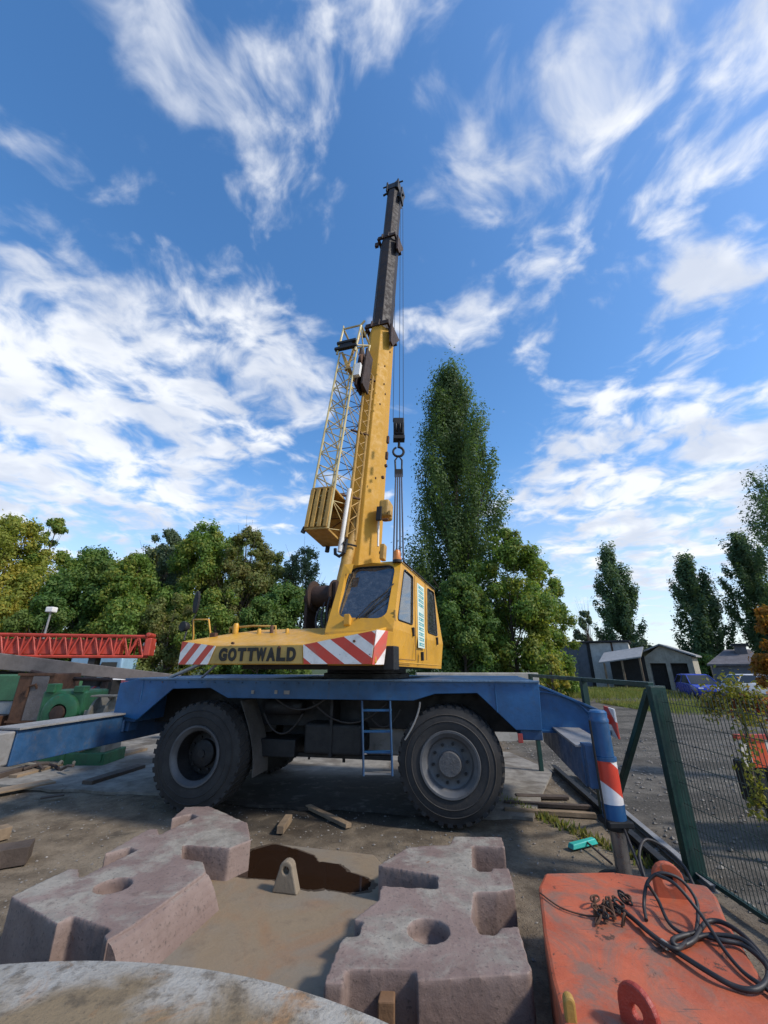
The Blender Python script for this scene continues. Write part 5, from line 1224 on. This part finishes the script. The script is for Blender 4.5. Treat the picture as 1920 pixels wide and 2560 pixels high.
tree('broadleaf_tree', 'dark undergrowth tree below the tallest poplar, just right of the cab', 1150, 1440, 90, 26, L_DRK, 22000, .13, 14, base_t=.02)
T = tree('leafy_bush', 'bright yellow-green bush at the foot of the grey flat-roofed shed', 1372, 1640, 48, 20, L_YEL, 7000, .09, 15, base_t=.0, clumps=30); T['category'] = 'bush'
gP = 'poplars in the right background'
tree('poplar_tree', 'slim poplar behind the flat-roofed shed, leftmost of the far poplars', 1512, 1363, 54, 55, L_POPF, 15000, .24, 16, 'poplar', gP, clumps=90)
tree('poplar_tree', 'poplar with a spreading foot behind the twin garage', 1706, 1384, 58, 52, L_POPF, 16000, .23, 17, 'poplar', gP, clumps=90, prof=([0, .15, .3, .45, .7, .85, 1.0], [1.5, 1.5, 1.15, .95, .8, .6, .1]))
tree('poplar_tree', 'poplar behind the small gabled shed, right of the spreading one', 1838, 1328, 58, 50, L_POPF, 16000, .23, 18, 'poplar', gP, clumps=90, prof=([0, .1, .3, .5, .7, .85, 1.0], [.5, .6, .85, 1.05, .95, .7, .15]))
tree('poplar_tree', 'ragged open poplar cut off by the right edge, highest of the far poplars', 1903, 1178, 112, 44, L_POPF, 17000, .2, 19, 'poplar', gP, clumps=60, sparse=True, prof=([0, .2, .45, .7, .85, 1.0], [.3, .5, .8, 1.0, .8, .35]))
tree('broadleaf_tree', 'small sparse tree with bare reddish twigs above the flat-roofed shed', 1462, 1530, 45, 50, L_GRY, 3500, .2, 20, sparse=True, base_t=.45, twigs=30, clumps=24)
tree('broadleaf_tree', 'small grey-green tree between the two left far poplars above the garage roof', 1605, 1600, 60, 48, L_GRY, 6000, .2, 21, sparse=True, base_t=.3, clumps=30)
tree('broadleaf_tree', 'dark tree low behind the blue car between garage and gabled shed', 1760, 1640, 50, 48, L_DRK, 6000, .2, 22, base_t=.1, clumps=30)
tree('broadleaf_tree', 'orange autumn foliage at the right edge above the gabled shed', 1918, 1522, 80, 9.0, L_AUT, 5200, .06, 23, base_t=.5, clumps=40)

# vines on the fence
def vine(name, label, px, zr, mat, n, size, seed, spread=.16, F=None):
    rng = np.random.default_rng(seed); P = [ony(x, y, f_) for x, y, f_ in px]
    sm = smooth_path(P, 8); cen_ = np.array([tuple(p) for p in sm]); cen_ = cen_ + rng.normal(size=cen_.shape) * spread * .4
    V = leaf_quads(cen_, np.full(len(cen_), spread), np.tile([0, 0, spread * 1.2], (len(cen_), 1)), n, size, rng, .6, .5)
    T = thing(name, label, 'plant', (P[0].x, P[0].y, 0)); finish('foliage', quad_mesh('foliage', V), mat, T)
    mb = MB(); g0 = Vector((P[0].x + .1, P[0].y, -.03)); mb.path(smooth_path([g0, Vector((P[0].x + .05, P[0].y, P[0].z * .5))] + P, 4), .008, 5); mb.build('stem', BARK, T)
vine('climbing_vine', 'yellow-green vine hanging down the wire mesh at the right', [(1900, 1800, 4.15), (1862, 1790, 4.3), (1868, 1850, 4.25), (1880, 1920, 4.2), (1895, 1990, 4.12), (1890, 2030, 4.15)], 0, L_VIN, 620, .021, 51, .06)
vine('climbing_vine', 'bushy yellow vine top with reddish leaves on the fence below the parked cars', [(1910, 1760, 4.6), (1850, 1745, 4.75), (1800, 1760, 4.9), (1770, 1775, 5.0), (1790, 1735, 4.9), (1840, 1720, 4.8), (1860, 1780, 4.7)], 0, L_VIN, 1200, .022, 52, .10)
vine('climbing_vine', 'red-leaved vine strand along the fence top at the right edge', [(1935, 1765, 4.7), (1890, 1772, 4.7), (1850, 1765, 4.8)], 0, L_RED, 420, .024, 53, .08)

# ------------------------------------------------------------------ right background: sheds, garage, cars
PLAS = paint('pale_plaster', (.36, .33, .27), .9, var=.2, dirt=(.16, .14, .11), dirt_amt=.5, bump=.01, spec=.2, streak=.4)
WSH = paint('whitewash', (.50, .48, .44), .9, var=.15, dirt=(.25, .2, .15), dirt_amt=.45, bump=.01, spec=.2, streak=.4)
GRYS = paint('grey_sheet', (.105, .115, .135), .6, var=.15, dirt=(.07, .07, .07), dirt_amt=.4, bump=.006, streak=.3)
TAR = paint('tar_roof', (.03, .029, .03), .9, var=.3, bump=.01)
SLATE = paint('slate_roof', (.115, .105, .110), .85, var=.25, bump=.02, dirt=(.07, .065, .06))
DARKIN = paint('dark_door', (.022, .021, .020), .85, var=.3, bump=.01)
SHEET = paint('pale_sheet_roof', (.27, .27, .265), .5, var=.15, dirt=(.25, .2, .16), dirt_amt=.4, bump=.006, streak=.3)
def W_(px, y): return ony(px, 1660, y).x
def Z_(py, y): return ony(960, py, y).z
def face_frame(px0, px1, F, turn=0.0):
    """frame of a building front seen between two image columns, F metres ahead; u runs along the front"""
    m = ony((px0 + px1) / 2, 1660, F); v = Vector((m.x, m.y, 0)).normalized()
    v = Matrix.Rotation(turn, 3, 'Z') @ v; u = Vector((v.y, -v.x, 0))
    def hit(px): r = ray(px, 1660); n_ = v; k = m.dot(n_) / (r.x * n_.x + r.y * n_.y); return Vector((r.x * k, r.y * k, 0))
    a, b_ = hit(px0), hit(px1); return Fr(a, u, v), (b_ - a).dot(u), a.y
f, wd, F0 = face_frame(1352, 1580, 44, R(-6)); zt_ = Z_(1606, 43); xm = wd * .56
SH = thing('flat_roofed_shed', 'long flat-roofed shed with a dark grey sheet-metal half and a whitewashed half', 'shed', f(xm, 0, 0))
mb = MB(); mb.box((0, 0, -.05), (xm - .01, 6, zt_), f); mb.build('metal_wall', GRYS, SH)
mb = MB(); mb.box((xm + .3, 0, -.05), (wd, 6, zt_ - .05), f); mb.build('plaster_wall', WSH, SH)
mb = MB(); mb.box((xm, -.05, -.05), (xm + .29, 6, zt_), f); mb.build('corner_pier', BLK, SH)
mb = MB(); mb.box((-.2, -.25, zt_ + .002), (wd + .2, 6.2, zt_ + .16), f); mb.build('roof', TAR, SH, bevel=.02)
for k in range(1, 5):
    xx = xm * k / 5; mb = MB(); mb.box((xx - .025, -.03, 0), (xx + .025, -.002, zt_ - .05), f); mb.build('sheet_seam', GRYS, SH)
mb = MB(); mb.box((xm + 2.2, -.05, 0), (xm + 2.36, -.002, zt_ - .06), f); mb.build('downpipe', RUST, SH)
# twin garage
f, wd, F0 = face_frame(1614, 1733, 38, R(-8)); ge = Z_(1642, 37); gr_ = Z_(1612, 37); dz = Z_(1658, 37); gm = wd * .40
GA = thing('twin_garage', 'pale plastered twin garage with a low gable and two dark doorways', 'garage', f(wd / 2, 0, 0))
dw = [(wd * .09, wd * .44), (wd * .53, wd * .88)]
mb = MB(); mb.prism([f(0, 0, -.05), f(wd, 0, -.05), f(wd, 0, ge), f(gm, 0, gr_), f(0, 0, ge)], f.v * 4); gw = mb.build('wall', PLAS, None)
cut = []
for (a, b_) in dw: m2 = MB(); m2.box((a, -.3, -.2), (b_, .9, dz), f); cut.append(m2.build('cutter', None))
bool_cut(gw, cut); par(gw, GA)
for (a, b_) in dw:
    mb = MB(); mb.box((a + .01, .45, 0), (b_ - .01, .52, dz - .02), f); d = mb.build('garage_door', DARKIN, GA)
    for k in range(1, 6):
        xx = a + (b_ - a) * k / 6; m2 = MB(); m2.box((xx - .02, .43, .02), (xx + .02, .449, dz - .04), f); o = m2.build('board_joint', BLK, None); o.parent = d
mb = MB(); mb.prism([f(-1.6, -.3, ge - .25), f(gm, -.3, gr_ + .02), f(gm, -.3, gr_ + .14), f(-1.6, -.3, ge - .1)], f.v * 4.5); mb.build('roof_slope', SHEET, GA)
mb = MB(); mb.prism([f(gm + .004, -.3, gr_ + .02), f(wd + .35, -.3, ge - .02), f(wd + .35, -.3, ge + .11), f(gm + .004, -.3, gr_ + .14)], f.v * 4.5); mb.build('roof_slope', SHEET, GA)
# lean-to left of it
f, wd, F0 = face_frame(1506, 1606, 37.5, R(-8)); zb1, zb2 = Z_(1659, 36.5), Z_(1644, 36.5)
LT_ = thing('lean_to_shelter', 'open lean-to shelter with a pale sheet roof left of the twin garage', 'shelter', f(wd / 2, 0, 0))
mb = MB(); mb.hexa([f(-.3, 0, zb1), f(wd, 0, zb2), f(wd, 3.4, zb2 + .9), f(-.3, 3.4, zb1 + .9), f(-.3, 0, zb1 + .1), f(wd, 0, zb2 + .1), f(wd, 3.4, zb2 + 1.0), f(-.3, 3.4, zb1 + 1.0)]); mb.build('roof', SHEET, LT_)
for t_ in (.04, .5, .95): mb = MB(); mb.box((wd * t_ - .07, .1, -.03), (wd * t_ + .07, .24, zb1 + (zb2 - zb1) * t_ + .02), f); mb.build('post', WOOD, LT_)
mb = MB(); mb.box((.1, 3.2, 0), (wd - .1, 3.3, zb1 + .7), f); mb.build('back_wall', DARKIN, LT_)
# small gabled shed
f, wd, F0 = face_frame(1778, 1902, 33, R(4)); se, sr = Z_(1664, 32), Z_(1636, 32)
SS = thing('gabled_shed', 'small grey gabled shed behind the parked cars at the right', 'shed', f(wd / 2, 0, 0))
mb = MB(); mb.prism([f(0, 0, -.05), f(wd, 0, -.05), f(wd, 0, se), f(wd * .55, 0, se + .22), f(0, 0, se)], f.v * 3); mb.build('wall', GRYS, SS)
mb = MB(); mb.hexa([f(-.3, -.35, se - .02), f(wd + .3, -.35, se + .02), f(wd * .95, 2.6, sr + .3), f(wd * .42, 2.6, sr + .3), f(-.3, -.35, se + .1), f(wd + .3, -.35, se + .14), f(wd * .95, 2.6, sr + .45), f(wd * .42, 2.6, sr + .45)]); mb.build('roof', SLATE, SS)
zc0 = Z_(1614, 33); mb = MB(); mb.box((wd * .62, 1.6, sr - .6), (wd * .86, 2.3, zc0), f); ch = mb.build('chimney', SLATE, SS)
mb = MB(); mb.box((wd * .56, 1.5, zc0 + .002), (wd * .92, 2.4, zc0 + .2), f); o = mb.build('chimney_cap', BLK, None); o.parent = ch
# red roof far away
ry = 60; mb = MB(); mb.prism([(W_(1762, ry), ry, Z_(1644, ry)), (W_(1812, ry), ry, Z_(1644, ry)), (W_(1800, ry), ry + 2, Z_(1628, ry)), (W_(1775, ry), ry + 2, Z_(1628, ry))], (0, 4, .3))
RH = thing('red_roofed_house', 'far house with a red roof between poplars above the blue car', 'house', (W_(1787, ry), ry, 0)); mb.build('roof', paint('red_roof', (.32, .05, .05), .8), RH)
mb = MB(); mb.box((W_(1765, ry), ry + .5, -.05), (W_(1810, ry), ry + 5.5, Z_(1644, ry) - .01)); mb.build('wall', PLAS, RH)

def car(name, label, pos, rz, paint_m, seed, L_=4.2, Wd=1.72, H=1.46):
    f = Fr(pos, (math.cos(rz), math.sin(rz), 0), (-math.sin(rz), math.cos(rz), 0)); K = thing(name, label, 'car', pos, 'cars parked in the right yard')
    # stations along the length: (x, z_low, z_belt, half width)
    st = [(-.50, .38, .62, .36), (-.485, .25, .80, .43), (-.40, .22, .90, .48), (-.2, .20, .92, .5), (.1, .20, .92, .5), (.28, .20, .88, .5), (.42, .22, .78, .47), (.485, .27, .66, .42), (.50, .36, .56, .36)]
    V = []; F_ = []
    for (x, zl, zb, hw) in st:
        V += [f(x * L_, s_ * hw * Wd * k, z) for s_, k, z in ((-1, .94, zl), (-1, 1.0, (zl + zb) / 2), (-1, .95, zb), (1, .95, zb), (1, 1.0, (zl + zb) / 2), (1, .94, zl))]
    m_ = len(st)
    for i in range(m_ - 1):
        for k in range(6): F_.append((6 * i + k, 6 * i + (k + 1) % 6, 6 * i + 6 + (k + 1) % 6, 6 * i + 6 + k))
    F_ += [tuple(range(6)), tuple(range(6 * (m_ - 1), 6 * m_))]
    mb = MB(); mb.add(V, F_); mb.build('body', paint_m, K, bevel=.03, smooth=40)
    gl = [(-.43, .90), (-.30, 1.0), (.12, 1.0), (.27, .89)]
    pts_b = [(-.45, .89), (.29, .87)]; pts_t = [(-.33, H), (.08, H)]
    def loop(k, o_): return [f(x * L_, s_ * k * Wd, z) for s_ in (-1,) for x, z in ()]
    lo = [f(-.45 * L_, -.46 * Wd, .90), f(.29 * L_, -.46 * Wd, .88), f(.29 * L_, .46 * Wd, .88), f(-.45 * L_, .46 * Wd, .90)]
    hi = [f(-.34 * L_, -.37 * Wd, H - .05), f(.07 * L_, -.37 * Wd, H - .05), f(.07 * L_, .37 * Wd, H - .05), f(-.34 * L_, .37 * Wd, H - .05)]
    mb = MB(); mb.hexa(lo + hi); mb.build('windows', DGL, K, bevel=.03)
    mb = MB(); e = .04
    mb.hexa([p + Vector((0, 0, .003)) for p in hi] + [p + (cen2 - p) * .12 + Vector((0, 0, .06)) for cen2 in [sum(hi, Vector()) / 4] for p in hi])
    for a, b_ in zip(lo, hi): mb.tube(a, b_, .035, n=6)
    mb.tube(f(-.13 * L_, -.465 * Wd, .90), f(-.13 * L_, -.375 * Wd, H - .05), .03, n=6); mb.tube(f(-.13 * L_, .465 * Wd, .90), f(-.13 * L_, .375 * Wd, H - .05), .03, n=6)
    mb.build('roof', paint_m, K, smooth=40)
    for x in (-.31, .31):
        for s_ in (-1, 1):
            wfr = Fr(f(x * L_, s_ * .41 * Wd, .31), f.u, (0, 0, 1), f.v * s_); mb = MB(); mb.lathe([(.2, -.1), (.29, -.1), (.31, -.06), (.31, .10), (.28, .14), (.2, .13)], wfr, 20, close=True); t_ = mb.build('wheel', RUBB, K, smooth=40)
            mb = MB(); mb.lathe([(.0001, .08), (.2, .10), (.2, .125), (.12, .12), (.0001, .13)], wfr, 16); o = mb.build('rim', GALV, None); o.parent = t_
    for s_ in (-1, 1):
        mb = MB(); mb.box((.455 * L_, s_ * .30 * Wd - .14, .56), (.488 * L_, s_ * .30 * Wd + .14, .70), f); mb.build('headlight', WHT, K, bevel=.02)
    mb = MB(); mb.box((.46 * L_, -.2 * Wd, .34), (.505 * L_, .2 * Wd, .5), f); mb.build('grille', BLK, K, bevel=.01)
    return K
CBL = paint('blue_car_paint', (.015, .035, .30), .25, var=.1, dirt_amt=.1, bump=0)
CSL = paint('silver_car_paint', (.50, .51, .53), .3, var=.08, dirt_amt=.15, bump=0)
p = onz(1752, 1743); car('parked_car', 'bright blue parked car in front of the garage seen from its front', (p.x, p.y, -.03), R(-108), CBL, 1)
p = onz(1850, 1736); car('parked_car', 'silver parked car half hidden behind the vine, right of the blue one', (p.x, p.y - 2, -.03), R(-6), CSL, 2, 4.4, 1.75, 1.45)
# striped barrier and dark trailer behind the fence
bp_ = ony(1905, 1880, 5.6)
BR = thing('striped_barrier', 'worn orange and white striped board behind the fence at the right edge', 'barrier', (bp_.x, 5.6, 0))
HZB = stripes('barrier_paint', (.55, 0, .0), .22, srgb(205, 75, 30), (.62, .55, .46), .2)
mb = MB(); mb.box((bp_.x - .26, 5.58, bp_.z - .16), (bp_.x + 1.4, 5.61, bp_.z + .14)); mb.build('board', HZB, BR, bevel=.004)
mb = MB(); mb.box((bp_.x - .28, 5.56, bp_.z + .14), (bp_.x + 1.4, 5.63, bp_.z + .19)); mb.build('top_strip', REDL, BR)
for dx in (-.1, 1.2): mb = MB(); mb.box((bp_.x + dx, 5.62, -.03), (bp_.x + dx + .07, 5.68, bp_.z + .1)); mb.build('leg', BLK, BR)
mb = MB(); mb.box((bp_.x + .35, 5.9, .35), (bp_.x + 2.2, 6.6, bp_.z - .25)); mb.tube((bp_.x + .6, 5.88, .3), (bp_.x + .6, 6.1, .3), .33, n=20)
tag(mb.build('scrap_trailer', BLK, bevel=.03), 'dark scrap trailer in the shade behind the striped barrier', 'trailer')
# grass strip in the yard
def grass(name, poly, n, h, mat, seed):
    rng = np.random.default_rng(seed); (xa, ya), (xb, yb), wd = poly
    t_ = rng.random(n); o_ = rng.normal(size=n) * wd; x = xa + (xb - xa) * t_; y = ya + (yb - ya) * t_ + o_
    P = np.stack([x, y, np.full(n, -.04)], 1); a = rng.uniform(0, 6.28, n); hh = h * rng.uniform(.5, 1.4, n); d = np.stack([np.cos(a), np.sin(a), np.zeros(n)], 1) * .02
    ln = rng.normal(size=(n, 3)) * .35; ln[:, 2] = 1; tip = P + ln * hh[:, None]
    V = np.stack([P - d, P + d, tip + d * .2, tip - d * .2], 1); o = finish(name, quad_mesh(name, V), mat); struct(o, 'stuff'); return o
p, q_ = onz(1640, 1765), onz(2100, 1765)
o = grass('grass', ((p.x - 2, p.y), (q_.x, q_.y - 1), 1.3), 22000, .16, L_OLV, 61); o['label'] = 'green grass strip across the right yard'
p, q_ = onz(1380, 1735), onz(1660, 1735)
o = grass('weeds', ((p.x, p.y), (q_.x, q_.y), 2.0), 14000, .32, L_OLV, 62); o['label'] = 'dry weeds and rubble edge before the sheds'
o = grass('weeds', ((1.7, 8.6), (3.1, 5.4), .16), 750, .08, L_OLV, 63); o['label'] = 'weeds along the foot of the fence behind the outrigger'
# low pale wall beyond the crane
wy = 13.5; mb = MB(); xa, xb = W_(1040, wy), W_(1343, wy); mb.box((xa, wy, -.05), (xb, wy + .35, Z_(1682, wy)))
tag(mb.build('concrete_wall', CONC, bevel=.02), 'low pale concrete wall seen just above the right half of the blue carrier', 'wall')
mb = MB(); wy = 13.0; xa, xb = W_(525, wy), W_(815, wy); mb.box((xa, wy, -.05), (xb, wy + .3, Z_(1687, wy)))
tag(mb.build('concrete_wall', CONC, bevel=.02), 'low pale concrete wall glimpsed under the counterweight above the blue carrier', 'wall')

# ------------------------------------------------------------------ left background: stored machinery
# red lattice boom on a parked crane truck
LB_ = thing('red_lattice_boom', 'long bright red lattice boom stored horizontally at the left in front of the trees', 'crane boom', (W_(100, 21), 21, 0))
def lattice(parent, A, B, a, b_, nb, r, mat, nm):
    d = (B - A).normalized(); L_ = (B - A).length; u_ = Vector((0, 0, 1)); v_ = d.cross(u_).normalized(); f = Fr(A, d, v_)
    cs = [(-b_ / 2, 0), (b_ / 2, 0), (b_ / 2, a), (-b_ / 2, a)]
    mb = MB()
    for (v, z) in cs: mb.tube(f(0, v, z), f(L_, v, z), r, n=6)
    mb.build(nm, mat, parent)
    for k in range(nb):
        x0_, x1_ = L_ * k / nb, L_ * (k + 1) / nb; mb = MB()
        for i in range(4):
            p_, q2 = cs[i], cs[(i + 1) % 4]; mb.tube(f(x0_, *p_), f((x0_ + x1_) / 2, *q2), r * .55, n=5); mb.tube(f((x0_ + x1_) / 2, *q2), f(x1_, *p_), r * .55, n=5); mb.tube(f(x0_, *p_), f(x0_, *q2), r * .5, n=5)
        mb.build('lattice_bay', mat, parent)
    return f, L_
A, B = ony(-330, 1640, 20), ony(362, 1643, 23.0); A.z = B.z = 2.45
f, L_ = lattice(LB_, A, B, 1.02, .95, 17, .075, REDL, 'chord')
mb = MB(); mb.box((L_ * .30, -.36, .10), (L_ * .90, .36, .84), f); mb.build('inner_section', REDL, LB_, bevel=.03)
mb = MB(); mb.box((L_ - .02, -.5, .05), (L_ + .3, .5, .95), f); mb.tube(f(L_ + .1, -.6, 1.1), f(L_ + .1, .6, 1.1), .12, n=12); mb.build('head', REDL, LB_, bevel=.05)
HZ2 = stripes('boom_tip_paint', (.6, 0, .8), .34, srgb(200, 50, 40), (.72, .68, .62)); mb = MB(); mb.box((L_ - .35, -.60, .25), (L_ + .28, -.52, .75), f); mb.build('hazard_plate', HZ2, LB_)
for t_ in (.25, .52, .8): mb = MB(); mb.box((L_ * t_ - .15, -.4, -2.5), (L_ * t_ + .15, .4, -.02), f); mb.build('trestle', BLK, LB_)
# dark grey telescopic boom lying across
TBm = thing('stored_boom', 'long dark grey box boom lying across the left yard below the red lattice boom', 'crane boom', (W_(150, 15), 15, 0))
A, B = ony(-60, 1648, 13.0), ony(445, 1697, 17.5); d = (B - A).normalized(); v_ = d.cross(Vector((0, 0, 1))).normalized(); up_ = v_.cross(d); f = Fr(A, d, v_, up_); L_ = (B - A).length
GRB = paint('grey_brown_steel', (.085, .072, .070), .6, var=.25, dirt=(.05, .04, .035), bump=.006, streak=.2)
mb = MB(); mb.hexa([f(0, -.3, -.24), f(L_, -.25, -.16), f(L_, .25, -.16), f(0, .3, -.24), f(0, -.3, .24), f(L_, -.25, .14), f(L_, .25, .14), f(0, .3, .24)]); mb.build('boom_box', GRB, TBm, bevel=.02)
for t_ in (.25, .62): mb = MB(); q_ = f(L_ * t_, 0, -.25); mb.box((q_.x - .2, q_.y - .25, -.03), (q_.x + .2, q_.y + .25, q_.z)); mb.build('trestle', BLK, TBm)
mb = MB(); q_ = f(L_ * .38, -.301, .02); mb.box((-.12, -.005, -.09), (.16, .004, .09), Fr(q_, d, v_, up_)); mb.build('plate', GALV, TBm)
mb = MB(); mb.box((-.02, -.33, -.5), (3.6, -.1, -.25), f); mb.build('lower_beam', BLK, TBm)
# grey and green skip, rusty cabinet, green machine, sheave block
def boxthing(nm, label, cat, px0, px1, F, z0, z1, dep, mat, bevel=.03):
    x0_, x1_ = W_(px0, F), W_(px1, F); T = thing(nm, label, cat, ((x0_ + x1_) / 2, F, z0)); mb = MB(); mb.box((x0_, F, z0), (x1_, F + dep, z1)); mb.build('body', mat, T, bevel=bevel); return T, x0_, x1_
T, xa, xb = boxthing('storage_skip', 'grey and green steel skip at the left edge behind the outrigger beam', 'skip', -160, 66, 12.5, -.03, 1.12, 2.5, paint('skip_grey', (.26, .27, .27), .7, var=.2, bump=.01, streak=.4))
mb = MB(); mb.box((xa - .03, 12.47, 1.121), (xb + .03, 15.03, 1.80)); mb.build('upper_panel', paint('skip_green', (.045, .13, .06), .6, var=.25, bump=.01, rust=.1), T, bevel=.03)
mb = MB(); mb.box((xb - .3, 12.44, .1), (xb - .1, 12.49, .75)); mb.build('wooden_prop', WOOD, T)
T, xa, xb = boxthing('rusty_cabinet', 'tall rusty brown steel cabinet standing behind the outrigger beam', 'cabinet', 58, 146, 11.5, -.03, 1.86, 1.0, RUST)
mb = MB(); mb.box((xa + (xb - xa) * .42, 11.47, .75), (xb - .12, 11.498, 1.80)); mb.build('grey_door', paint('grey_brown_door', (.13, .11, .10), .6, var=.25, rust=.2), T, bevel=.006)
mb = MB(); mb.path([(xa + .35, 11.46, 1.3), (xa + .38, 11.42, 1.55), (xa + .55, 11.42, 1.6), (xa + .56, 11.48, 1.5)], .03, 7); mb.build('handle', RUST, T)
mb = MB(); mb.box((xa - .02, 11.46, .70), (xb + .02, 11.49, .745)); mb.box((xa - .02, 11.46, 1.81), (xb + .02, 11.49, 1.87)); mb.build('band', RUST, T)
T, xa, xb = boxthing('green_machine', 'green machine housing with a round gear opening, right of the rusty cabinet', 'machine', 126, 232, 10.6, -.03, 1.5, .9, GRN2, .06)
cxx = (xa + xb) / 2 + .05; mb = MB(); mb.lathe([(.2, -.02), (.42, -.02), (.42, .06), (.36, .1), (.2, .1)], Fr((cxx, 10.58, 1.02), (1, 0, 0), (0, 0, 1), (0, -1, 0)), 28, close=True); mb.build('gear_rim', GRN2, T, smooth=40)
mb = MB(); mb.lathe([(.0001, .02), (.16, .02), (.16, .14), (.0001, .16)], Fr((cxx, 10.58, 1.02), (1, 0, 0), (0, 0, 1), (0, -1, 0)), 20); mb.build('gear_hub', DRUST, T, smooth=40)
mb = MB(); mb.box((xa + .1, 10.55, 1.45), (xa + .3, 10.8, 1.65)); mb.build('bracket', GRN2, T, bevel=.02); mb = MB(); mb.box((xb - .3, 10.57, 1.45), (xb - .05, 10.8, 1.6)); mb.build('bracket', GRN2, T, bevel=.02)
T = thing('sheave_block', 'grey-brown cable drum standing between the green machine and the blue carrier', 'cable drum', (W_(266, 10.2), 10.6, 0))
cp_ = Vector((W_(266, 10.2), 10.6, 1.0)); df = Fr(cp_, (0, 1, 0), (0, 0, 1), (1, 0, 0))
STN = paint('stone_grey_steel', (.17, .155, .125), .8, var=.3, bump=.01, rust=.2)
mb = MB(); mb.lathe([(.05, -.2), (.38, -.2), (.38, -.15), (.18, -.14), (.18, .14), (.38, .15), (.38, .2), (.05, .2)], df, 26, close=True); mb.build('drum', STN, T, smooth=40)
mb = MB(); mb.box((cp_.x - .33, 10.3, -.03), (cp_.x - .23, 10.9, 1.1)); mb.box((cp_.x + .23, 10.3, -.03), (cp_.x + .33, 10.9, 1.1)); mb.tube((cp_.x - .36, 10.6, 1.0), (cp_.x + .36, 10.6, 1.0), .05, n=10); mb.box((cp_.x - .2, 10.2, 1.38), (cp_.x + .5, 10.5, 1.42)); mb.build('stand', STN, T, bevel=.01)
T, xa, xb = boxthing('green_crate', 'flat green steel crate on the concrete behind the left tyre', 'crate', 205, 310, 10.2, .0, .26, .8, GRN2, .02)
mb = MB(); mb.box((xa + .05, 10.17, .1), (xa + .12, 10.199, .24)); mb.box((xb - .12, 10.17, .1), (xb - .05, 10.199, .24)); mb.build('corner_strap', GRN2, T)
# white van, blue cab and maroon car half hidden between the booms
p = ony(225, 1715, 21); car('parked_car', 'white parked car half hidden under the dark grey boom at left', (p.x, 21, -.03), R(170), paint('white_car_paint', (.68, .68, .67), .3, var=.08, dirt_amt=.15, bump=0), 3)
p = ony(300, 1715, 19); car('parked_car', 'maroon parked car half hidden behind the blue carrier end at left', (p.x, 19.0, -.03), R(175), paint('maroon_car_paint', (.13, .015, .02), .3, var=.1, dirt_amt=.15, bump=0), 4, 4.0)
p = ony(262, 1660, 26); VN = thing('light_blue_van', 'light blue van roof showing between the red lattice boom and the dark grey boom', 'van', (p.x, 26, 0))
VB = paint('light_blue_van_paint', (.22, .36, .48), .4, var=.1, dirt_amt=.2, bump=0)
mb = MB(); mb.hexa([Vector((p.x + a * 1.0, 26 + b_, z)) for a, b_, z in ((-2.2, 0, .5), (1.1, 0, .5), (1.1, 1.9, .5), (-2.2, 1.9, .5), (-2.2, .1, 2.55), (.95, .1, 2.5), (.95, 1.8, 2.5), (-2.2, 1.8, 2.55))]); mb.build('body', VB, VN, bevel=.12, seg=3)
mb = MB(); mb.box((p.x - .2, 25.98, 1.6), (p.x + .7, 26.06, 2.2)); mb.build('window', DGL, VN)
for dx in (-1.5, .5): mb = MB(); mb.tube((p.x + dx, 25.95, .36), (p.x + dx, 26.25, .36), .36, n=18); mb.build('wheel', RUBB, VN)
# lamp post
lp_ = ony(112, 1590, 24.0); lt_ = ony(127, 1531, 24.0)
LM = thing('lamp_post', 'thin lamp post with a pale lamp head rising above the red lattice boom', 'lamp post', (lp_.x, 24, 0))
mb = MB(); mb.tube((lt_.x, 24, -.05), (lt_.x, 24, lt_.z), .07, .05, n=8); mb.build('pole', GALV, LM)
mb = MB(); mb.box((lt_.x - .22, 23.8, lt_.z), (lt_.x + .22, 24.2, lt_.z + .3)); mb.build('lamp_head', WHT, LM, bevel=.05)

mb = MB(); x_ = W_(-20, 11.2); mb.box((x_ - .5, 11.2, -.03), (x_ + .35, 12.0, .85)); mb.box((x_ - .42, 11.17, .08), (x_ - .36, 11.199, .8)); mb.box((x_ + .2, 11.17, .08), (x_ + .26, 11.199, .8))
tag(mb.build('rusty_box', RUST, bevel=.02), 'low rusty steel box at the left edge in front of the grey skip', 'box')
mb = MB(); x_ = W_(150, 12.2)
mb.path([(x_ - .9, 12.4, 1.9), (x_ + .2, 12.2, 1.72), (x_ + 1.5, 12.3, 1.68)], .05, 8)
for dx in (-.8, 1.3): mb.box((x_ + dx - .05, 12.3, -.03), (x_ + dx + .05, 12.42, 1.75))
tag(mb.build('pipe_rack', DRUST), 'rusty pipe on two uprights behind the rusty cabinet and green machine', 'pipe')
rg = random.Random(21)
SCR = thing('scrap_heap', 'small heap of scrap bars on the concrete below the green machine', 'scrap', (W_(200, 10), 9.8, 0))
for k in range(9):
    a_ = Vector((W_(150 + 14 * k, 10.0), 9.7 + rg.uniform(-.2, .3), .03 + .05 * (k % 3))); d_ = Vector((rg.uniform(-.6, .6), rg.uniform(-.3, .3), rg.uniform(0, .12)))
    mb = MB(); mb.path([a_, a_ + d_ * .5 + Vector((0, 0, .03)), a_ + d_], .03, 6); mb.build('bar', (DRUST, WOODD, STN)[k % 3], SCR)
